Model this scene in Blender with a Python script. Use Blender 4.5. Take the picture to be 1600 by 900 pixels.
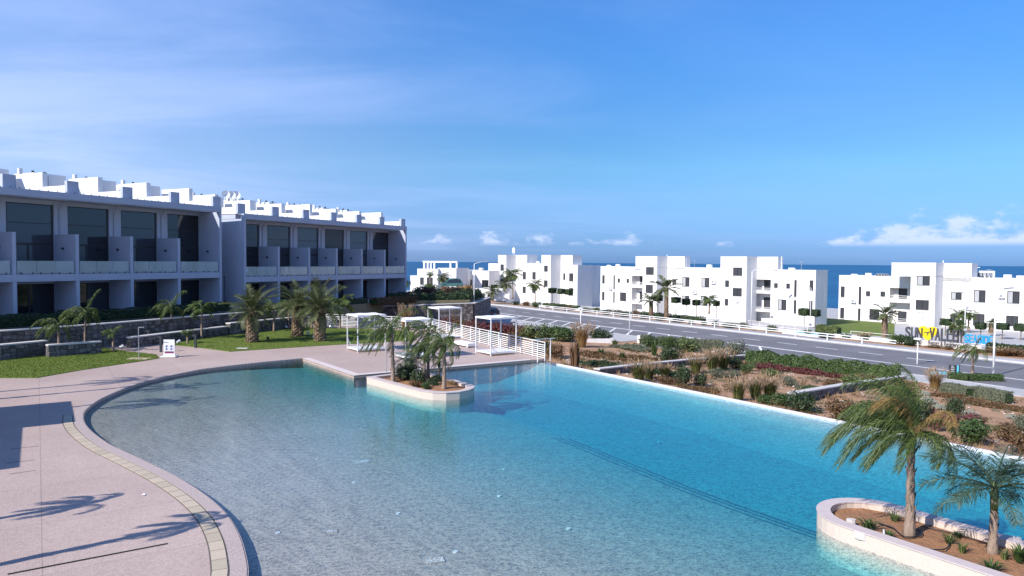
import bpy, bmesh, math, random
from mathutils import Vector, Matrix, Euler, noise
R = math.radians
scn = bpy.context.scene
col = scn.collection
for o in list(bpy.data.objects): bpy.data.objects.remove(o, do_unlink=True)

# ---------------------------------------------------------------- camera
F_PX, H = 1100.0, 6.0
cam_d = bpy.data.cameras.new('camera'); cam = bpy.data.objects.new('camera', cam_d); col.objects.link(cam)
cam_d.sensor_width = 36.0; cam_d.lens = F_PX/1600*36.0; cam_d.clip_start = 0.1; cam_d.clip_end = 60000
PITCH, ROLL = math.atan(40.8/F_PX), R(0.436)
CM = Matrix.Rotation(R(90)-PITCH, 3, 'X') @ Matrix.Rotation(ROLL, 3, 'Z')
cam.rotation_euler = CM.to_euler(); cam.location = (0, 0, H); scn.camera = cam
CAM = Vector((0, 0, H))

# ---------------------------------------------------------------- sun and sky
SUN_EL = R(37)
sx, sy = -0.785, -0.62                               # where the sun stands, seen from above
n_ = math.hypot(sx, sy); sx, sy = sx/n_, sy/n_
sun_dir = Vector((sx*math.cos(SUN_EL), sy*math.cos(SUN_EL), math.sin(SUN_EL)))
sd = bpy.data.lights.new('sun', 'SUN'); sd.energy = 4.9; sd.angle = R(0.53); sd.color = (1.0, 0.945, 0.875)
so = bpy.data.objects.new('sun', sd); col.objects.link(so)
so.rotation_euler = (-sun_dir).to_track_quat('-Z', 'Y').to_euler(); so.location = (-60, -50, 60)

w = bpy.data.worlds.new('World'); scn.world = w; w.use_nodes = True
nt = w.node_tree; nt.nodes.clear()
def N(t, tp, **kw):
    n = t.nodes.new(tp)
    for k, v in kw.items(): setattr(n, k, v)
    return n
def L(t, a, b): t.links.new(a, b)
def math_node(t, op, a, b=None, clamp=False):
    n = N(t, 'ShaderNodeMath', operation=op, use_clamp=clamp)
    for i, x in enumerate((a, b)):
        if x is None: continue
        if isinstance(x, (int, float)): n.inputs[i].default_value = x
        else: L(t, x, n.inputs[i])
    return n.outputs[0]
def mixc(t, fac, a, b, blend='MIX'):
    n = N(t, 'ShaderNodeMix', data_type='RGBA', blend_type=blend)
    for s, x in ((n.inputs[0], fac), (n.inputs[6], a), (n.inputs[7], b)):
        if isinstance(x, (int, float)): s.default_value = x
        elif isinstance(x, tuple): s.default_value = (*x[:3], 1)
        else: L(t, x, s)
    return n.outputs[2]
def mrange(t, v, a, b, c=0.0, d=1.0, smooth=True):
    n = N(t, 'ShaderNodeMapRange', interpolation_type='SMOOTHSTEP' if smooth else 'LINEAR')
    L(t, v, n.inputs[0])
    for i, x in enumerate((a, b, c, d)): n.inputs[i+1].default_value = x
    return n.outputs[0]
sky = N(nt, 'ShaderNodeTexSky', sky_type='NISHITA', sun_disc=False)
sky.sun_elevation = SUN_EL; sky.sun_rotation = math.atan2(sx, sy)
sky.altitude = 0; sky.air_density = 1.0; sky.dust_density = 0.05; sky.ozone_density = 4.0
hs = N(nt, 'ShaderNodeHueSaturation'); hs.inputs['Saturation'].default_value = 1.22; hs.inputs['Value'].default_value = 1.0
L(nt, sky.outputs[0], hs.inputs['Color'])
tcw = N(nt, 'ShaderNodeTexCoord'); sp = N(nt, 'ShaderNodeSeparateXYZ'); L(nt, tcw.outputs['Generated'], sp.inputs[0])
X_, Y_, Z_ = sp.outputs
# a clear marine sky stays blue down to the horizon
tint = mixc(nt, mrange(nt, Z_, 0.0, 0.13, smooth=False), (0.16, 0.34, 1.00), (0.70, 0.90, 1.06))
tint = mixc(nt, mrange(nt, Z_, 0.12, 0.36), tint, (1.04, 1.27, 1.56))
base = mixc(nt, 1.0, hs.outputs[0], tint, 'MULTIPLY')
# high thin cirrus on a flat layer
zz = math_node(nt, 'ADD', math_node(nt, 'MAXIMUM', Z_, 0.0), 0.10)
cb = N(nt, 'ShaderNodeCombineXYZ')
L(nt, math_node(nt, 'DIVIDE', X_, zz), cb.inputs[0]); L(nt, math_node(nt, 'DIVIDE', Y_, zz), cb.inputs[1])
mp = N(nt, 'ShaderNodeMapping'); mp.inputs['Rotation'].default_value = (0, 0, R(-26)); mp.inputs['Scale'].default_value = (0.62, 1.25, 1)
mp.inputs['Location'].default_value = (1.3, 0.4, 0)
L(nt, cb.outputs[0], mp.inputs[0])
nz = N(nt, 'ShaderNodeTexNoise'); nz.inputs['Scale'].default_value = 0.75; nz.inputs['Detail'].default_value = 9; nz.inputs['Roughness'].default_value = 0.56
nz.inputs['Distortion'].default_value = 0.7
L(nt, mp.outputs[0], nz.inputs['Vector'])
nzb = N(nt, 'ShaderNodeTexNoise'); nzb.inputs['Scale'].default_value = 0.23; nzb.inputs['Detail'].default_value = 3
L(nt, cb.outputs[0], nzb.inputs['Vector'])
ci = mrange(nt, math_node(nt, 'ADD', math_node(nt, 'MULTIPLY', nz.outputs[0], 0.62), math_node(nt, 'MULTIPLY', nzb.outputs[0], 0.42)), 0.43, 0.68)
# the veil of cirrus is thicker on the sun's side of the sky
az = N(nt, 'ShaderNodeVectorMath', operation='DOT_PRODUCT'); L(nt, tcw.outputs['Generated'], az.inputs[0]); az.inputs[1].default_value = (sx, sy, 0.0)
veil = mrange(nt, az.outputs['Value'], -0.90, -0.20, 0.14, 1.0)
haze_ = math_node(nt, 'MULTIPLY', mrange(nt, az.outputs['Value'], -0.74, 0.0, 0.0, 0.52), mrange(nt, Z_, 0.10, 0.42, 1.0, 0.18))
ci = math_node(nt, 'ADD', math_node(nt, 'MULTIPLY', math_node(nt, 'MULTIPLY', ci, veil), 0.42), haze_, True)
c1 = mixc(nt, ci, base, (5.0, 6.35, 10.3))
# fair-weather cumulus standing over the sea
cb2 = N(nt, 'ShaderNodeCombineXYZ')
L(nt, math_node(nt, 'MULTIPLY', math_node(nt, 'ARCTAN2', X_, Y_), 7.0), cb2.inputs[0])
L(nt, math_node(nt, 'MULTIPLY', Z_, 13.0), cb2.inputs[1])
cb2.inputs[2].default_value = 1.3
n2 = N(nt, 'ShaderNodeTexNoise'); n2.inputs['Scale'].default_value = 3.1; n2.inputs['Detail'].default_value = 7; n2.inputs['Roughness'].default_value = 0.6
L(nt, cb2.outputs[0], n2.inputs['Vector'])
n3 = N(nt, 'ShaderNodeTexNoise'); n3.inputs['Scale'].default_value = 0.5; n3.inputs['Detail'].default_value = 1
L(nt, cb2.outputs[0], n3.inputs['Vector'])
dens = math_node(nt, 'ADD', math_node(nt, 'MULTIPLY', n2.outputs[0], 0.65), math_node(nt, 'MULTIPLY', n3.outputs[0], 0.55))
up = mrange(nt, Z_, 0.026, 0.075, 0.0, 0.26, False)
cu = mrange(nt, math_node(nt, 'SUBTRACT', dens, up), 0.56, 0.69)
cu = math_node(nt, 'MULTIPLY', cu, mrange(nt, Z_, 0.021, 0.030))
cu = math_node(nt, 'MULTIPLY', cu, mrange(nt, Z_, 0.068, 0.085, 1.0, 0.0))
cu = math_node(nt, 'MULTIPLY', cu, 0.72)
c2 = mixc(nt, cu, c1, (6.6, 7.4, 9.9))
bg = N(nt, 'ShaderNodeBackground'); bg.inputs['Strength'].default_value = 0.087
L(nt, c2, bg.inputs['Color']); wo = N(nt, 'ShaderNodeOutputWorld'); L(nt, bg.outputs[0], wo.inputs['Surface'])
vs = scn.view_settings; vs.view_transform = 'Standard'; vs.look = 'None'; vs.gamma = 1.0; vs.use_curve_mapping = False; vs.exposure = 0.5
cy = scn.cycles; cy.max_bounces = 8; cy.transparent_max_bounces = 16; cy.use_denoising = True
try: cy.denoiser = 'OPENIMAGEDENOISE'
except Exception: pass
cy.caustics_reflective = False; cy.caustics_refractive = False; cy.sample_clamp_indirect = 6.0; cy.volume_bounces = 0

# ---------------------------------------------------------------- where pixels of the photograph stand in the place
U = Vector((0.56, -0.828, 0)).normalized()          # along road, pool rim, fence
V = Vector((-U.y, U.x, 0))                          # away from the pool towards the road
def ray(px, py): return (CM @ Vector((px-800.0, 450.0-py, -F_PX))).normalized()
def G(px, py, z=0.0):
    d = ray(px, py); return CAM + d*((z-H)/d.z)
def ST(s, t, z=0.0): return U*s + V*t + Vector((0, 0, z))
T_RIM = 25.4
def zg(p):                                          # garden soil falls from the rim to the pavement
    f = max(0.0, min(1.0, (p.dot(V)-T_RIM-1.0)/26.0)); return -0.95 - 1.47*f
def GG(px, py):
    z = -1.5
    for _ in range(12): p = G(px, py, z); z = zg(p)
    p.z = z; return p
Z_ROAD, Z_APT = -2.42, -3.0

# ---------------------------------------------------------------- materials
MATS = {}
def mat(name, c, rough=0.7, c2=None, scale=8.0, amt=0.5, bump=0.0, bscale=None, spec=0.5, metal=0.0, island=0.0, objvar=0.0, trans=0.0, detail=6, coords='Object', stretch=None):
    m = bpy.data.materials.new(name); m.use_nodes = True; t = m.node_tree; b = t.nodes['Principled BSDF']
    b.inputs['Roughness'].default_value = rough; b.inputs['Metallic'].default_value = metal
    b.inputs['Specular IOR Level'].default_value = spec
    tc = N(t, 'ShaderNodeTexCoord'); vec = tc.outputs[coords]
    if stretch:
        mm = N(t, 'ShaderNodeMapping'); mm.inputs['Scale'].default_value = stretch; L(t, vec, mm.inputs[0]); vec = mm.outputs[0]
    c = tuple(c); out = None
    if c2:
        n = N(t, 'ShaderNodeTexNoise'); n.inputs['Scale'].default_value = scale; n.inputs['Detail'].default_value = detail; n.inputs['Roughness'].default_value = 0.6
        L(t, vec, n.inputs['Vector'])
        out = mixc(t, mrange(t, n.outputs[0], 0.5-amt*0.5, 0.5+amt*0.5), c, tuple(c2))
    if island or objvar:
        if island:
            g = N(t, 'ShaderNodeNewGeometry'); rv = g.outputs['Random Per Island']; k = island
        else:
            g = N(t, 'ShaderNodeObjectInfo'); rv = g.outputs['Random']; k = objvar
        h = N(t, 'ShaderNodeHueSaturation')
        L(t, mrange(t, rv, 0, 1, 1-k, 1+k, False), h.inputs['Value'])
        L(t, mrange(t, rv, 0, 1, 0.5+0.04*k, 0.5-0.04*k, False), h.inputs['Hue'])
        if out is None: h.inputs['Color'].default_value = (*c, 1)
        else: L(t, out, h.inputs['Color'])
        out = h.outputs[0]
    if out is None: b.inputs['Base Color'].default_value = (*c, 1)
    else: L(t, out, b.inputs['Base Color'])
    if bump:
        n = N(t, 'ShaderNodeTexNoise'); n.inputs['Scale'].default_value = bscale or scale*4; n.inputs['Detail'].default_value = 5
        L(t, vec, n.inputs['Vector'])
        bp = N(t, 'ShaderNodeBump'); bp.inputs['Strength'].default_value = bump; bp.inputs['Distance'].default_value = 0.05
        L(t, n.outputs[0], bp.inputs['Height']); L(t, bp.outputs[0], b.inputs['Normal'])
    if trans:
        tr = N(t, 'ShaderNodeBsdfTranslucent'); ms = N(t, 'ShaderNodeMixShader'); ms.inputs[0].default_value = trans
        if out is None: tr.inputs[0].default_value = (*c, 1)
        else: L(t, out, tr.inputs[0])
        L(t, b.outputs[0], ms.inputs[1]); L(t, tr.outputs[0], ms.inputs[2]); L(t, ms.outputs[0], t.nodes['Material Output'].inputs[0])
    MATS[name] = m; return m
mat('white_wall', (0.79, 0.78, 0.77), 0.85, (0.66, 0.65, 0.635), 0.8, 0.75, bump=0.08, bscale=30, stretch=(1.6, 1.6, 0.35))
mat('render_wall_shaded', (0.43, 0.475, 0.57), 0.85, (0.36, 0.405, 0.50), 0.7, 0.9, bump=0.10, bscale=26)  # white render of the row houses, with bluish facade shade put into its colour
mat('white_paint', (0.80, 0.80, 0.80), 0.35, (0.74, 0.74, 0.74), 3, 0.8)
mat('fabric_white', (0.80, 0.80, 0.81), 0.9, (0.72, 0.73, 0.75), 2, 0.9, bump=0.2, bscale=9)
mat('dark_frame', (0.022, 0.024, 0.028), 0.4)
mat('dark_metal', (0.03, 0.035, 0.045), 0.45)
mat('grey_metal', (0.42, 0.44, 0.46), 0.4, (0.33, 0.35, 0.38), 2, 0.7, metal=0.4)
mat('asphalt', (0.115, 0.112, 0.124), 0.9, (0.175, 0.169, 0.182), 0.30, 0.6, bump=0.15, bscale=40)
mat('road_paint', (0.80, 0.80, 0.79), 0.7, (0.62, 0.62, 0.62), 2.2, 0.8)
mat('pavement', (0.34, 0.335, 0.34), 0.85, (0.43, 0.42, 0.42), 0.4, 0.8, bump=0.1, bscale=20)
mat('kerb', (0.56, 0.55, 0.54), 0.85, (0.48, 0.47, 0.46), 1.2, 0.8)
mat('soil', (0.42, 0.25, 0.145), 0.95, (0.27, 0.15, 0.082), 0.8, 0.7, bump=0.9, bscale=7)
mat('island_soil', (0.36, 0.18, 0.085), 0.95, (0.21, 0.10, 0.05), 3.0, 0.7, bump=1.0, bscale=16)
mat('earth', (0.25, 0.19, 0.125), 0.95, (0.14, 0.14, 0.075), 0.12, 0.7, bump=0.6, bscale=2)
mat('turf', (0.075, 0.118, 0.010), 0.9, (0.125, 0.165, 0.016), 0.7, 0.8, bump=0.6, bscale=22)
mat('grass_blade', (0.115, 0.165, 0.012), 0.7, island=0.5, trans=0.25)
mat('stone', (0.20, 0.175, 0.165), 0.9, (0.10, 0.09, 0.09), 3, 0.8, island=0.5, bump=0.5, bscale=14)
mat('mortar', (0.085, 0.08, 0.078), 0.95, (0.11, 0.105, 0.10), 4, 0.8)
mat('cap_stone', (0.58, 0.55, 0.53), 0.8, (0.46, 0.44, 0.42), 1.5, 0.8)
mat('trunk_slim', (0.34, 0.255, 0.195), 0.9, (0.17, 0.12, 0.09), 3.0, 0.8, bump=0.8, bscale=9, stretch=(2.5, 2.5, 0.8))
mat('trunk_boots', (0.30, 0.225, 0.155), 0.95, (0.19, 0.135, 0.09), 5, 0.8, island=0.35, bump=0.5, bscale=20)
mat('frond_queen', (0.085, 0.125, 0.026), 0.5, island=0.45, trans=0.3)
mat('frond_dry', (0.25, 0.165, 0.05), 0.7, island=0.4, trans=0.25)
mat('frond_blue', (0.050, 0.085, 0.045), 0.5, island=0.45, trans=0.25)
mat('frond_date', (0.105, 0.125, 0.048), 0.5, island=0.45, trans=0.2)
mat('leaf_dark', (0.030, 0.058, 0.018), 0.55, island=0.5, trans=0.2)
mat('leaf_mid', (0.055, 0.100, 0.024), 0.55, island=0.5, trans=0.25)
mat('leaf_light', (0.105, 0.145, 0.045), 0.55, island=0.5, trans=0.25)
mat('leaf_sage', (0.125, 0.140, 0.090), 0.7, island=0.4, trans=0.2)
mat('leaf_silver', (0.34, 0.38, 0.31), 0.8, island=0.25, trans=0.15)
mat('leaf_red', (0.115, 0.032, 0.026), 0.6, island=0.5, trans=0.2)
mat('leaf_wine', (0.16, 0.048, 0.05), 0.6, island=0.5, trans=0.2)
mat('leaf_brown', (0.135, 0.080, 0.034), 0.7, island=0.5, trans=0.2)
mat('leaf_gold', (0.30, 0.185, 0.07), 0.7, island=0.4, trans=0.25)
mat('blade_green', (0.105, 0.125, 0.035), 0.6, island=0.45, trans=0.25)
mat('plume', (0.40, 0.29, 0.19), 0.9, island=0.3, trans=0.3)
mat('dry_litter', (0.28, 0.19, 0.09), 0.9, island=0.5)
mat('pebble', (0.42, 0.36, 0.31), 0.9, island=0.4)
mat('twig', (0.16, 0.11, 0.07), 0.9)
mat('black_rubber', (0.012, 0.012, 0.013), 0.5)
mat('nosing', (0.10, 0.19, 0.24), 0.5)
mat('planter_coping', (0.46, 0.385, 0.375), 0.7, (0.53, 0.45, 0.44), 3, 0.8, bump=0.1, bscale=30)
mat('coping', (0.54, 0.46, 0.44), 0.7, (0.60, 0.52, 0.50), 3, 0.8)
mat('drain_cover', (0.46, 0.385, 0.29), 0.7, (0.41, 0.34, 0.255), 5, 0.8, objvar=0.10)
mat('rim_white', (0.80, 0.78, 0.77), 0.5)
mat('sign_grey', (0.05, 0.05, 0.06), 0.5)
mat('sign_yellow', (0.85, 0.62, 0.01), 0.5)
mat('sign_blue', (0.015, 0.30, 0.72), 0.5)
mat('sign_cyan', (0.10, 0.52, 0.72), 0.5)
mat('sign_white', (0.8, 0.8, 0.8), 0.5)
mat('print_navy', (0.03, 0.04, 0.14), 0.6)
mat('print_wine', (0.18, 0.03, 0.10), 0.6)
mat('print_pale', (0.62, 0.66, 0.76), 0.6)
mat('car_paint', (0.02, 0.022, 0.026), 0.25, spec=0.7)
mat('van_paint', (0.05, 0.14, 0.13), 0.3, spec=0.6)
mat('tail_red', (0.4, 0.02, 0.02), 0.3)
mat('teal_tile', (0.09, 0.42, 0.50), 0.5, (0.14, 0.52, 0.58), 3, 0.7)
mat('curtain', (0.42, 0.42, 0.42), 0.9, (0.30, 0.31, 0.33), 3, 0.7, stretch=(6, 6, 0.3))
mat('pine_wood', (0.5, 0.4, 0.28), 0.8)
def glass(name, c, rough, spec, alpha=1.0):
    m = mat(name, c, rough, spec=spec)
    if alpha < 1:
        t = m.node_tree; b = t.nodes['Principled BSDF']; b.inputs['Alpha'].default_value = alpha
    return m
glass('window_glass', (0.016, 0.019, 0.024), 0.06, 0.75)
glass('window_glass_pale', (0.07, 0.09, 0.115), 0.10, 0.7)
glass('window_glass_mid', (0.035, 0.042, 0.055), 0.08, 0.75)
glass('apt_glass', (0.05, 0.053, 0.06), 0.12, 0.5)
glass('rail_glass', (0.62, 0.70, 0.66), 0.08, 0.6, 0.40)

def tile_mat(name, c, c2, mortar, bw, bh, rough=0.7, ms=0.03, wear=0.5, coords='Object', rot=0.0, bumpd=0.3, wscale=0.16):
    m = bpy.data.materials.new(name); m.use_nodes = True; t = m.node_tree; b = t.nodes['Principled BSDF']
    b.inputs['Roughness'].default_value = rough
    tc = N(t, 'ShaderNodeTexCoord'); mm = N(t, 'ShaderNodeMapping'); mm.inputs['Rotation'].default_value = (0, 0, rot)
    L(t, tc.outputs[coords], mm.inputs[0])
    br = N(t, 'ShaderNodeTexBrick'); br.offset = 0.5; br.inputs['Scale'].default_value = 1.0
    br.inputs['Brick Width'].default_value = bw; br.inputs['Row Height'].default_value = bh; br.inputs['Mortar Size'].default_value = ms*bh
    br.inputs['Color1'].default_value = (*c, 1); br.inputs['Color2'].default_value = (*c2, 1); br.inputs['Mortar'].default_value = (*mortar, 1)
    L(t, mm.outputs[0], br.inputs['Vector'])
    n = N(t, 'ShaderNodeTexNoise'); n.inputs['Scale'].default_value = wscale; n.inputs['Detail'].default_value = 8; n.inputs['Roughness'].default_value = 0.65
    L(t, tc.outputs[coords], n.inputs['Vector'])
    n4 = N(t, 'ShaderNodeTexNoise'); n4.inputs['Scale'].default_value = 22; n4.inputs['Detail'].default_value = 2; L(t, tc.outputs[coords], n4.inputs['Vector'])
    d = mixc(t, 1.0, br.outputs[0], mixc(t, mrange(t, n.outputs[0], 0.3, 0.72), (1-0.30*wear, 1-0.33*wear, 1-0.32*wear), (1, 1, 1)), 'MULTIPLY')
    d = mixc(t, 1.0, d, mixc(t, mrange(t, n4.outputs[0], 0.3, 0.7), (0.84, 0.83, 0.83), (1.06, 1.06, 1.06)), 'MULTIPLY')
    if name == 'deck_tile':
        sl = N(t, 'ShaderNodeTexBrick'); sl.offset = 0.0; sl.inputs['Scale'].default_value = 1.0; sl.inputs['Brick Width'].default_value = 3.1; sl.inputs['Row Height'].default_value = 3.1; sl.inputs['Mortar Size'].default_value = 0.012
        for q, cc in (('Color1', (1.0, 1.0, 1.0)), ('Color2', (0.955, 0.95, 0.95)), ('Mortar', (0.72, 0.70, 0.70))): sl.inputs[q].default_value = (*cc, 1)
        L(t, mm.outputs[0], sl.inputs['Vector']); d = mixc(t, 1.0, d, sl.outputs[0], 'MULTIPLY')
        st = N(t, 'ShaderNodeTexNoise'); st.inputs['Scale'].default_value = 0.55; st.inputs['Detail'].default_value = 7; st.inputs['Roughness'].default_value = 0.7; L(t, tc.outputs[coords], st.inputs['Vector'])
        d = mixc(t, mrange(t, st.outputs[0], 0.60, 0.74, 0.0, 0.55), d, (0.42, 0.30, 0.25))
    L(t, d, b.inputs['Base Color'])
    bp = N(t, 'ShaderNodeBump'); bp.inputs['Strength'].default_value = bumpd; bp.inputs['Distance'].default_value = 0.01
    L(t, br.outputs['Fac'], bp.inputs['Height']); bp.invert = True; L(t, bp.outputs[0], b.inputs['Normal'])
    MATS[name] = m; return m
tile_mat('deck_tile', (0.53, 0.415, 0.36), (0.49, 0.38, 0.332), (0.41, 0.315, 0.277), 0.10, 0.05, 0.62, 0.10, 0.55, rot=R(-34))
tile_mat('coping_tile', (0.50, 0.41, 0.375), (0.46, 0.375, 0.345), (0.35, 0.285, 0.265), 0.30, 0.05, 0.65, 0.16, 0.3, rot=R(20))
mat('mosaic', (0.60, 0.505, 0.435), 0.55, (0.53, 0.44, 0.375), 14, 0.9, bump=0.12, bscale=40)
tile_mat('pool_tile', (0.56, 0.475, 0.42), (0.515, 0.435, 0.382), (0.455, 0.385, 0.34), 0.05, 0.05, 0.5, 0.1, 0.28, wscale=0.35)
tile_mat('pool_tile_blue', (0.17, 0.53, 0.575), (0.145, 0.49, 0.55), (0.12, 0.43, 0.50), 0.06, 0.06, 0.5, 0.1, 0.25, wscale=0.5)

# ---------------------------------------------------------------- mesh and object helpers
class MB:
    def __init__(s): s.v = []; s.f = []
    def add(s, vs, fs):
        b = len(s.v); s.v += [tuple(v) for v in vs]; s.f += [tuple(b+i for i in f) for f in fs]; return s
    def box(s, x0, x1, y0, y1, z0, z1):
        return s.add([(x0,y0,z0),(x1,y0,z0),(x1,y1,z0),(x0,y1,z0),(x0,y0,z1),(x1,y0,z1),(x1,y1,z1),(x0,y1,z1)],
                     [(0,3,2,1),(4,5,6,7),(0,1,5,4),(1,2,6,5),(2,3,7,6),(3,0,4,7)])
    def bar(s, a, b, wd, hg, up=Vector((0,0,1))):
        a, b = Vector(a), Vector(b); d = (b-a).normalized(); sd = d.cross(up)
        if sd.length < 1e-4: sd = d.cross(Vector((0,1,0)))
        sd.normalize(); u = sd.cross(d); vs = []
        for p in (a, b):
            for i, j in ((-1,-1),(1,-1),(1,1),(-1,1)): vs.append(p+sd*i*wd/2+u*j*hg/2)
        return s.add(vs, [(0,3,2,1),(4,5,6,7),(0,1,5,4),(1,2,6,5),(2,3,7,6),(3,0,4,7)])
    def tube(s, pts, rad, n=8, cap=True):
        pts = [Vector(p) for p in pts]; m = len(pts)
        if isinstance(rad, (int, float)): rad = [rad]*m
        vs, fs = [], []
        for i, p in enumerate(pts):
            d = (pts[min(i+1, m-1)]-pts[max(i-1, 0)]).normalized()
            a = d.cross(Vector((0, 0, 1)) if abs(d.z) < 0.9 else Vector((1, 0, 0))).normalized(); b = d.cross(a)
            for k in range(n):
                t = 2*math.pi*k/n; vs.append(p+(a*math.cos(t)+b*math.sin(t))*rad[i])
        for i in range(m-1):
            for k in range(n): fs.append((i*n+k, i*n+(k+1) % n, (i+1)*n+(k+1) % n, (i+1)*n+k))
        if cap: fs += [tuple(range(n))[::-1], tuple(range((m-1)*n, m*n))]
        return s.add(vs, fs)
    def prism(s, poly, z0, z1, bottom=True):
        n = len(poly); a = sum(poly[i][0]*poly[(i+1) % n][1]-poly[(i+1) % n][0]*poly[i][1] for i in range(n))
        if a < 0: poly = poly[::-1]
        vs = [(p[0], p[1], z0) for p in poly]+[(p[0], p[1], z1) for p in poly]
        fs = [tuple(range(n, 2*n))]+[(i, (i+1) % n, n+(i+1) % n, n+i) for i in range(n)]
        if bottom: fs.append(tuple(range(n))[::-1])
        return s.add(vs, fs)
    def ring(s, outer, inner, z0, z1):
        n = len(outer); vs = []
        for z in (z0, z1): vs += [(p[0], p[1], z) for p in outer]+[(p[0], p[1], z) for p in inner]
        fs = []
        for i in range(n):
            j = (i+1) % n
            fs += [(i, j, 2*n+j, 2*n+i), (n+j, n+i, 3*n+i, 3*n+j), (2*n+i, 2*n+j, 3*n+j, 3*n+i)]
        return s.add(vs, fs)
    def strip(s, a, b):
        n = len(a); return s.add(list(a)+list(b), [(i, i+1, n+i+1, n+i) for i in range(n-1)])
    def mesh(s, name, m, smooth=False):
        me = bpy.data.meshes.new(name); me.from_pydata(s.v, [], s.f); me.materials.append(MATS[m])
        if smooth: me.polygons.foreach_set('use_smooth', [True]*len(me.polygons))
        me.update(); return me
    def build(s, name, m, parent=None, smooth=False, loc=None): return put(name, s.mesh(name, m, smooth), parent, loc)
def put(name, me, parent=None, loc=None, rot=None, scale=None):
    o = bpy.data.objects.new(name, me); col.objects.link(o)
    if parent is not None: o.parent = parent
    if loc is not None: o.location = loc
    if rot is not None: o.rotation_euler = rot
    if scale is not None: o.scale = (scale, scale, scale) if isinstance(scale, (int, float)) else scale
    return o
def tag(o, label, cat, group=None, kind=None):
    o['label'] = label; o['category'] = cat
    if group: o['group'] = group
    if kind: o['kind'] = kind
    return o
def thing(name, label, cat, loc=(0, 0, 0), rz=0.0, group=None):
    o = bpy.data.objects.new(name, None); col.objects.link(o); o.location = loc; o.rotation_euler = (0, 0, rz); o.empty_display_size = 0.3
    return tag(o, label, cat, group)
def struct(o): o['kind'] = 'structure'; return o
def copy_tree(o, parent=None):
    c = o.copy(); col.objects.link(c); c.parent = parent
    for ch in list(o.children): copy_tree(ch, c)
    return c
def lerp(a, b, t): return a+(b-a)*t
def catmull(P, n=6):
    out = []
    for i in range(len(P)-1):
        p0, p1, p2, p3 = P[max(i-1, 0)], P[i], P[i+1], P[min(i+2, len(P)-1)]
        for k in range(n):
            t = k/n; out.append(0.5*((2*p1)+(p2-p0)*t+(2*p0-5*p1+4*p2-p3)*t*t+(3*p1-p0-3*p2+p3)*t**3))
    return out+[P[-1]]
def offset2(P, d):                                  # shift an open polyline sideways (to the left of travel)
    out = []
    for i, p in enumerate(P):
        t = P[min(i+1, len(P)-1)]-P[max(i-1, 0)]; t = Vector((t.x, t.y, 0)).normalized()
        out.append(p+Vector((-t.y, t.x, 0))*d)
    return out
class Frame:                                        # a building's own axes: x along the front, y into the depth, z up
    def __init__(s, o, ex): s.o = Vector(o); s.ex = Vector((ex[0], ex[1], 0)).normalized(); s.ey = Vector((-s.ex.y, s.ex.x, 0)); s.rz = math.atan2(s.ex.y, s.ex.x)
    def hit(s, px, py, y=0.0):
        d = ray(px, py); t = (s.o+s.ey*y-CAM).dot(s.ey)/d.dot(s.ey); p = CAM+d*t-s.o
        return p.dot(s.ex), p.z
    def world(s, x, y, z): return s.o+s.ex*x+s.ey*y+Vector((0, 0, z))
# ================================================================ SETTING
# ground and sea
gm = MB(); NXg = 40
ys = [-300, -100, -20, 0, 40, 90, 140, 185, 215, 245, 300, 380]
zs = [-3.3, -3.3, -3.3, -3.3, -3.3, -3.3, -3.3, -3.4, -4.2, -9, -22, -34]
xs = [-420+840*i/NXg for i in range(NXg+1)]
for y, z in zip(ys, zs):
    for x in xs: gm.v.append((x, y+((6*math.sin(x*0.03)-max(0, min(62, 0.8*x))) if y > 180 else 0), z))
for j in range(len(ys)-1):
    for i in range(NXg): a = j*(NXg+1)+i; gm.f.append((a, a+1, a+NXg+2, a+NXg+1))
struct(gm.build('ground', 'earth'))
m = bpy.data.materials.new('sea_water'); m.use_nodes = True; t = m.node_tree; b = t.nodes['Principled BSDF']
b.inputs['Base Color'].default_value = (0.004, 0.065, 0.16, 1); b.inputs['Roughness'].default_value = 0.38; b.inputs['Specular IOR Level'].default_value = 0.13
tc = N(t, 'ShaderNodeTexCoord'); n = N(t, 'ShaderNodeTexNoise'); n.inputs['Scale'].default_value = 0.004; n.inputs['Detail'].default_value = 8
mm = N(t, 'ShaderNodeMapping'); mm.inputs['Scale'].default_value = (0.25, 1, 1); L(t, tc.outputs['Object'], mm.inputs[0]); L(t, mm.outputs[0], n.inputs['Vector'])
L(t, mixc(t, mrange(t, n.outputs[0], 0.35, 0.7), (0.003, 0.055, 0.145), (0.005, 0.080, 0.19)), b.inputs['Base Color']); MATS['sea_water'] = m
sea = MB(); sea.add([(-40000, 220, -30), (40000, 220, -30), (40000, 48000, -30), (-40000, 48000, -30)], [(0, 1, 2, 3)])
struct(sea.build('sea', 'sea_water'))

# pool outline, curved shore on the deck side
ZD = 0.12
shore_px = [(473,560),(405,566.5),(340,574),(300,580),(225,597),(167,619),(139,637),(131,650),(138,668),(170,693),(220,717),(275,744),(320,772),(352,800),(372,830),(383,860),(388,900)]
SH = [G(x, y, ZD) for x, y in shore_px]
for p in SH: p.z = 0
SH = [SH[0]]+SH[1:]+[Vector((-4.75, 12.0, 0)), Vector((-4.6, 9.5, 0)), Vector((-4.0, 7.0, 0)), Vector((-2.0, 4.5, 0)), Vector((2, 2.5, 0)), Vector((8, 0, 0)), Vector((16, -2.5, 0))]
SHORE = catmull(SH, 6)
K = G(553, 587, ZD); K.z = 0                                   # inner corner of the far deck
E = K+V*11.2                                                   # end of the far deck edge, by the rim
pool_poly = [K, ]+[E, ST(E.dot(U), T_RIM), ST(20, T_RIM)]+SHORE[::-1]
WATER_Z = 0.0
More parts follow.
